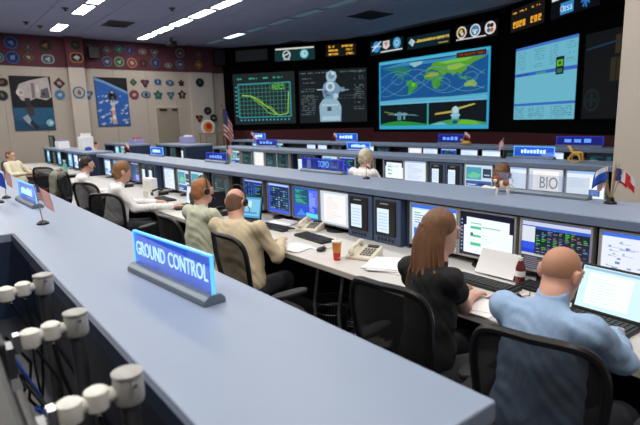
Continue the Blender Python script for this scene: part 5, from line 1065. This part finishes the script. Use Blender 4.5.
    for s in (-1, 1):
        o = MB().ell((0, 0, 0), (.011, .008, .008), 10, 7).build('eye', 'eye_white', t, tuple(hp(s*.032, .079, .006)), smooth=True)
    if headset:
        m = MB(); m.tube([hp(.084*math.cos(a), -.005, .03+.104*math.sin(a)) for a in [PI*i/12 for i in range(13)]], .005, 6); h = m.build('headset_band', 'black_plastic', t, smooth=True)
        MB().ell(tuple(hp(.092, -.008, 0)), (.014, .03, .03)).build('earpiece', 'black_plastic', h, smooth=True); MB().tube([hp(.095, 0, -.01), hp(.09, .06, -.05), hp(.05, .105, -.07)], .003, 6).build('microphone_boom', 'black_plastic', h)
    return t
def W(px, py, rz, q):   # world point -> local of a person at (px, py) turned by rz
    dx, dy = q[0]-px, q[1]-py; c, s = math.cos(-rz), math.sin(-rz); return np.array([dx*c-dy*s, dx*s+dy*c, q[2]])
# person in blue at the right edge
bx, by, brz = -.91, 1.72, -.03
person('person in a light blue shirt with shaved head leaning to a laptop', bx, by, brz, .006, (0, 0, .56), (0, .06, .895), (.0, .12, 1.092), (-.005, .175, 1.168), -.1, .3, .17,
       {1: W(bx, by, brz, (-.685, 1.93, .875)), -1: W(bx, by, brz, (-1.13, 1.98, .83))}, {1: W(bx, by, brz, (-.87, 2.34, .80)), -1: W(bx, by, brz, (-1.05, 2.32, .78))}, {1: (-.3, .8, -.1), -1: (.2, .9, -.1)}, 'shirt_blue', 'skin_pink', 'stubble', 'stubble', 1.0, 'long', False, curl=.6)
wx, wy, wrz = -1.53, 1.83, -.08
person('person with long brown hair in a black top typing at a keyboard', wx, wy, wrz, .006, (0, 0, .56), (0, .03, .915), (0, .07, 1.10), (0, .10, 1.235), -.25, .15, .135,
       {1: W(wx, wy, wrz, (-1.46, 2.04, .84)), -1: W(wx, wy, wrz, (-1.80, 2.05, .84))}, {1: W(wx, wy, wrz, (-1.62, 2.33, .78)), -1: W(wx, wy, wrz, (-1.80, 2.38, .78))}, {1: (-.25, .9, 0), -1: (.1, .9, 0)}, 'shirt_black', 'skin', 'long', 'hair_brown', .84, 'short', False, ears=False, collar=False)
tx_, ty_, trz = -3.24, 1.74, .45
person('balding heavy person in a tan shirt with arm on the worktop', tx_, ty_, trz, .0075, (0, 0, .56), (-.03, .06, .89), (-.06, .10, 1.06), (-.09, .15, 1.185), .0, .2, .19,
       {1: (.27, .12, .80), -1: (-.28, .2, .8)}, {1: W(tx_, ty_, trz, (-3.48, 2.30, .79)), -1: (-.14, .46, .79)}, None, 'shirt_tan', 'skin_pink', 'fringe', 'hair_grey_brown', 1.2, 'long', True)
gx, gy, grz = -4.0, 1.78, .2
person('ginger-haired person in a pale sage shirt with a headset', gx, gy, grz, .0075, (0, 0, .56), (0, .04, .90), (-.02, .07, 1.08), (-.03, .10, 1.21), -.1, .1, .16, None, {1: (.12, .42, .79), -1: (-.2, .42, .79)}, None, 'shirt_sage', 'skin', 'short', 'hair_ginger', .95, 'long', True)
sx_, sy_, srz = -6.38, 1.76, -.1
person('sandy-haired person in a white shirt reaching to a laptop', sx_, sy_, srz, .008, (0, 0, .57), (0, .06, .90), (0, .11, 1.09), (0, .15, 1.22), .05, .25, .175, {1: (.28, .2, .80), -1: (-.25, .25, .8)}, {1: W(sx_, sy_, srz, (-5.95, 2.36, .79)), -1: W(sx_, sy_, srz, (-6.5, 2.34, .79))}, {1: (0, .9, 0), -1: (0, .9, 0)}, 'shirt_white', 'skin', 'curly', 'hair_sandy', 1.0, 'long', False, hscale=1.0)
dx_, dy_, drz = -7.95, 1.75, -.1
person('dark-haired person in a white shirt with a headset farther down the row', dx_, dy_, drz, .009, (0, 0, .57), (0, .05, .92), (0, .10, 1.11), (0, .14, 1.25), -.2, .2, .165, None, {1: (.1, .45, .80), -1: (-.2, .44, .80)}, None, 'shirt_white', 'skin', 'short', 'hair_dark', 1.0, 'long', True)
person('person in a cream shirt leaning back at the far left edge', -12.9, 1.62, -.75, .012, (0, 0, .56), (0, -.10, .90), (0, -.14, 1.08), (0, -.12, 1.22), -.1, -.05, .19, {1: (.32, .05, .80), -1: (-.32, .05, .8)}, {1: (.15, .3, .82), -1: (-.15, .3, .82)}, None, 'shirt_cream', 'skin', 'short', 'hair_brown', 1.12, 'long', False)
person('white-haired person in a white shirt seen beyond the near console shelf', -4.82, 4.5, 0, .009, (0, 0, .58), (0, .0, .97), (0, .02, 1.15), (0, .05, 1.28), -.1, .1, .19, None, {1: (.15, .5, .80), -1: (-.15, .5, .80)}, None, 'shirt_white', 'skin', 'curly', 'hair_white', 1.08, 'long', False)
person('brown-haired person with a headset just behind the calf figure', -2.98, 4.72, 0, .009, (0, 0, .5), (0, .02, .86), (0, .04, 1.03), (0, .07, 1.16), -.1, .1, .16, None, {1: (.15, .3, .80), -1: (-.15, .3, .80)}, None, 'shirt_white', 'skin', 'curly', 'hair_brown', .95, 'long', True)
person('left one of two distant dark-haired people below the shuttle poster', -17.3, 4.05, 0, .014, (0, 0, .58), (0, .02, .99), (0, .04, 1.16), (0, .07, 1.30), 0, .1, .18, None, {1: (.15, .35, .80), -1: (-.15, .35, .80)}, None, 'shirt_white', 'skin', 'short', 'hair_dark', 1.0, 'long', False)
person('right one of two distant dark-haired people below the shuttle poster', -16.55, 4.15, 0, .014, (0, 0, .56), (0, .02, .93), (0, .04, 1.10), (0, .07, 1.23), 0, .1, .18, None, {1: (.15, .35, .80), -1: (-.15, .35, .80)}, None, 'shirt_white', 'skin', 'short', 'hair_dark', 1.0, 'long', False)
# grey jacket over a chair back
jk = surface([ell((0, -.38, .80), (.24, .055, .30), I3, .04), ell((0, -.33, 1.04), (.26, .07, .07), I3, .05), cap((-.24, -.33, 1.03), .055, (-.27, -.36, .62), .045, .03), cap((.24, -.33, 1.03), .055, (.27, -.36, .6), .045, .03)], .012, .006)
t = thing('jacket', 'grey-brown jacket hanging over an office chair back', 'jacket', (-8.85, 1.98, 0), -.55); link('shell', jk, 'jacket', t); MB().tube([(-.1, -.31, 1.105), (0, -.3, 1.12), (.1, -.31, 1.105)], [.02, .024, .02], 8).build('collar', 'jacket', t, smooth=True)
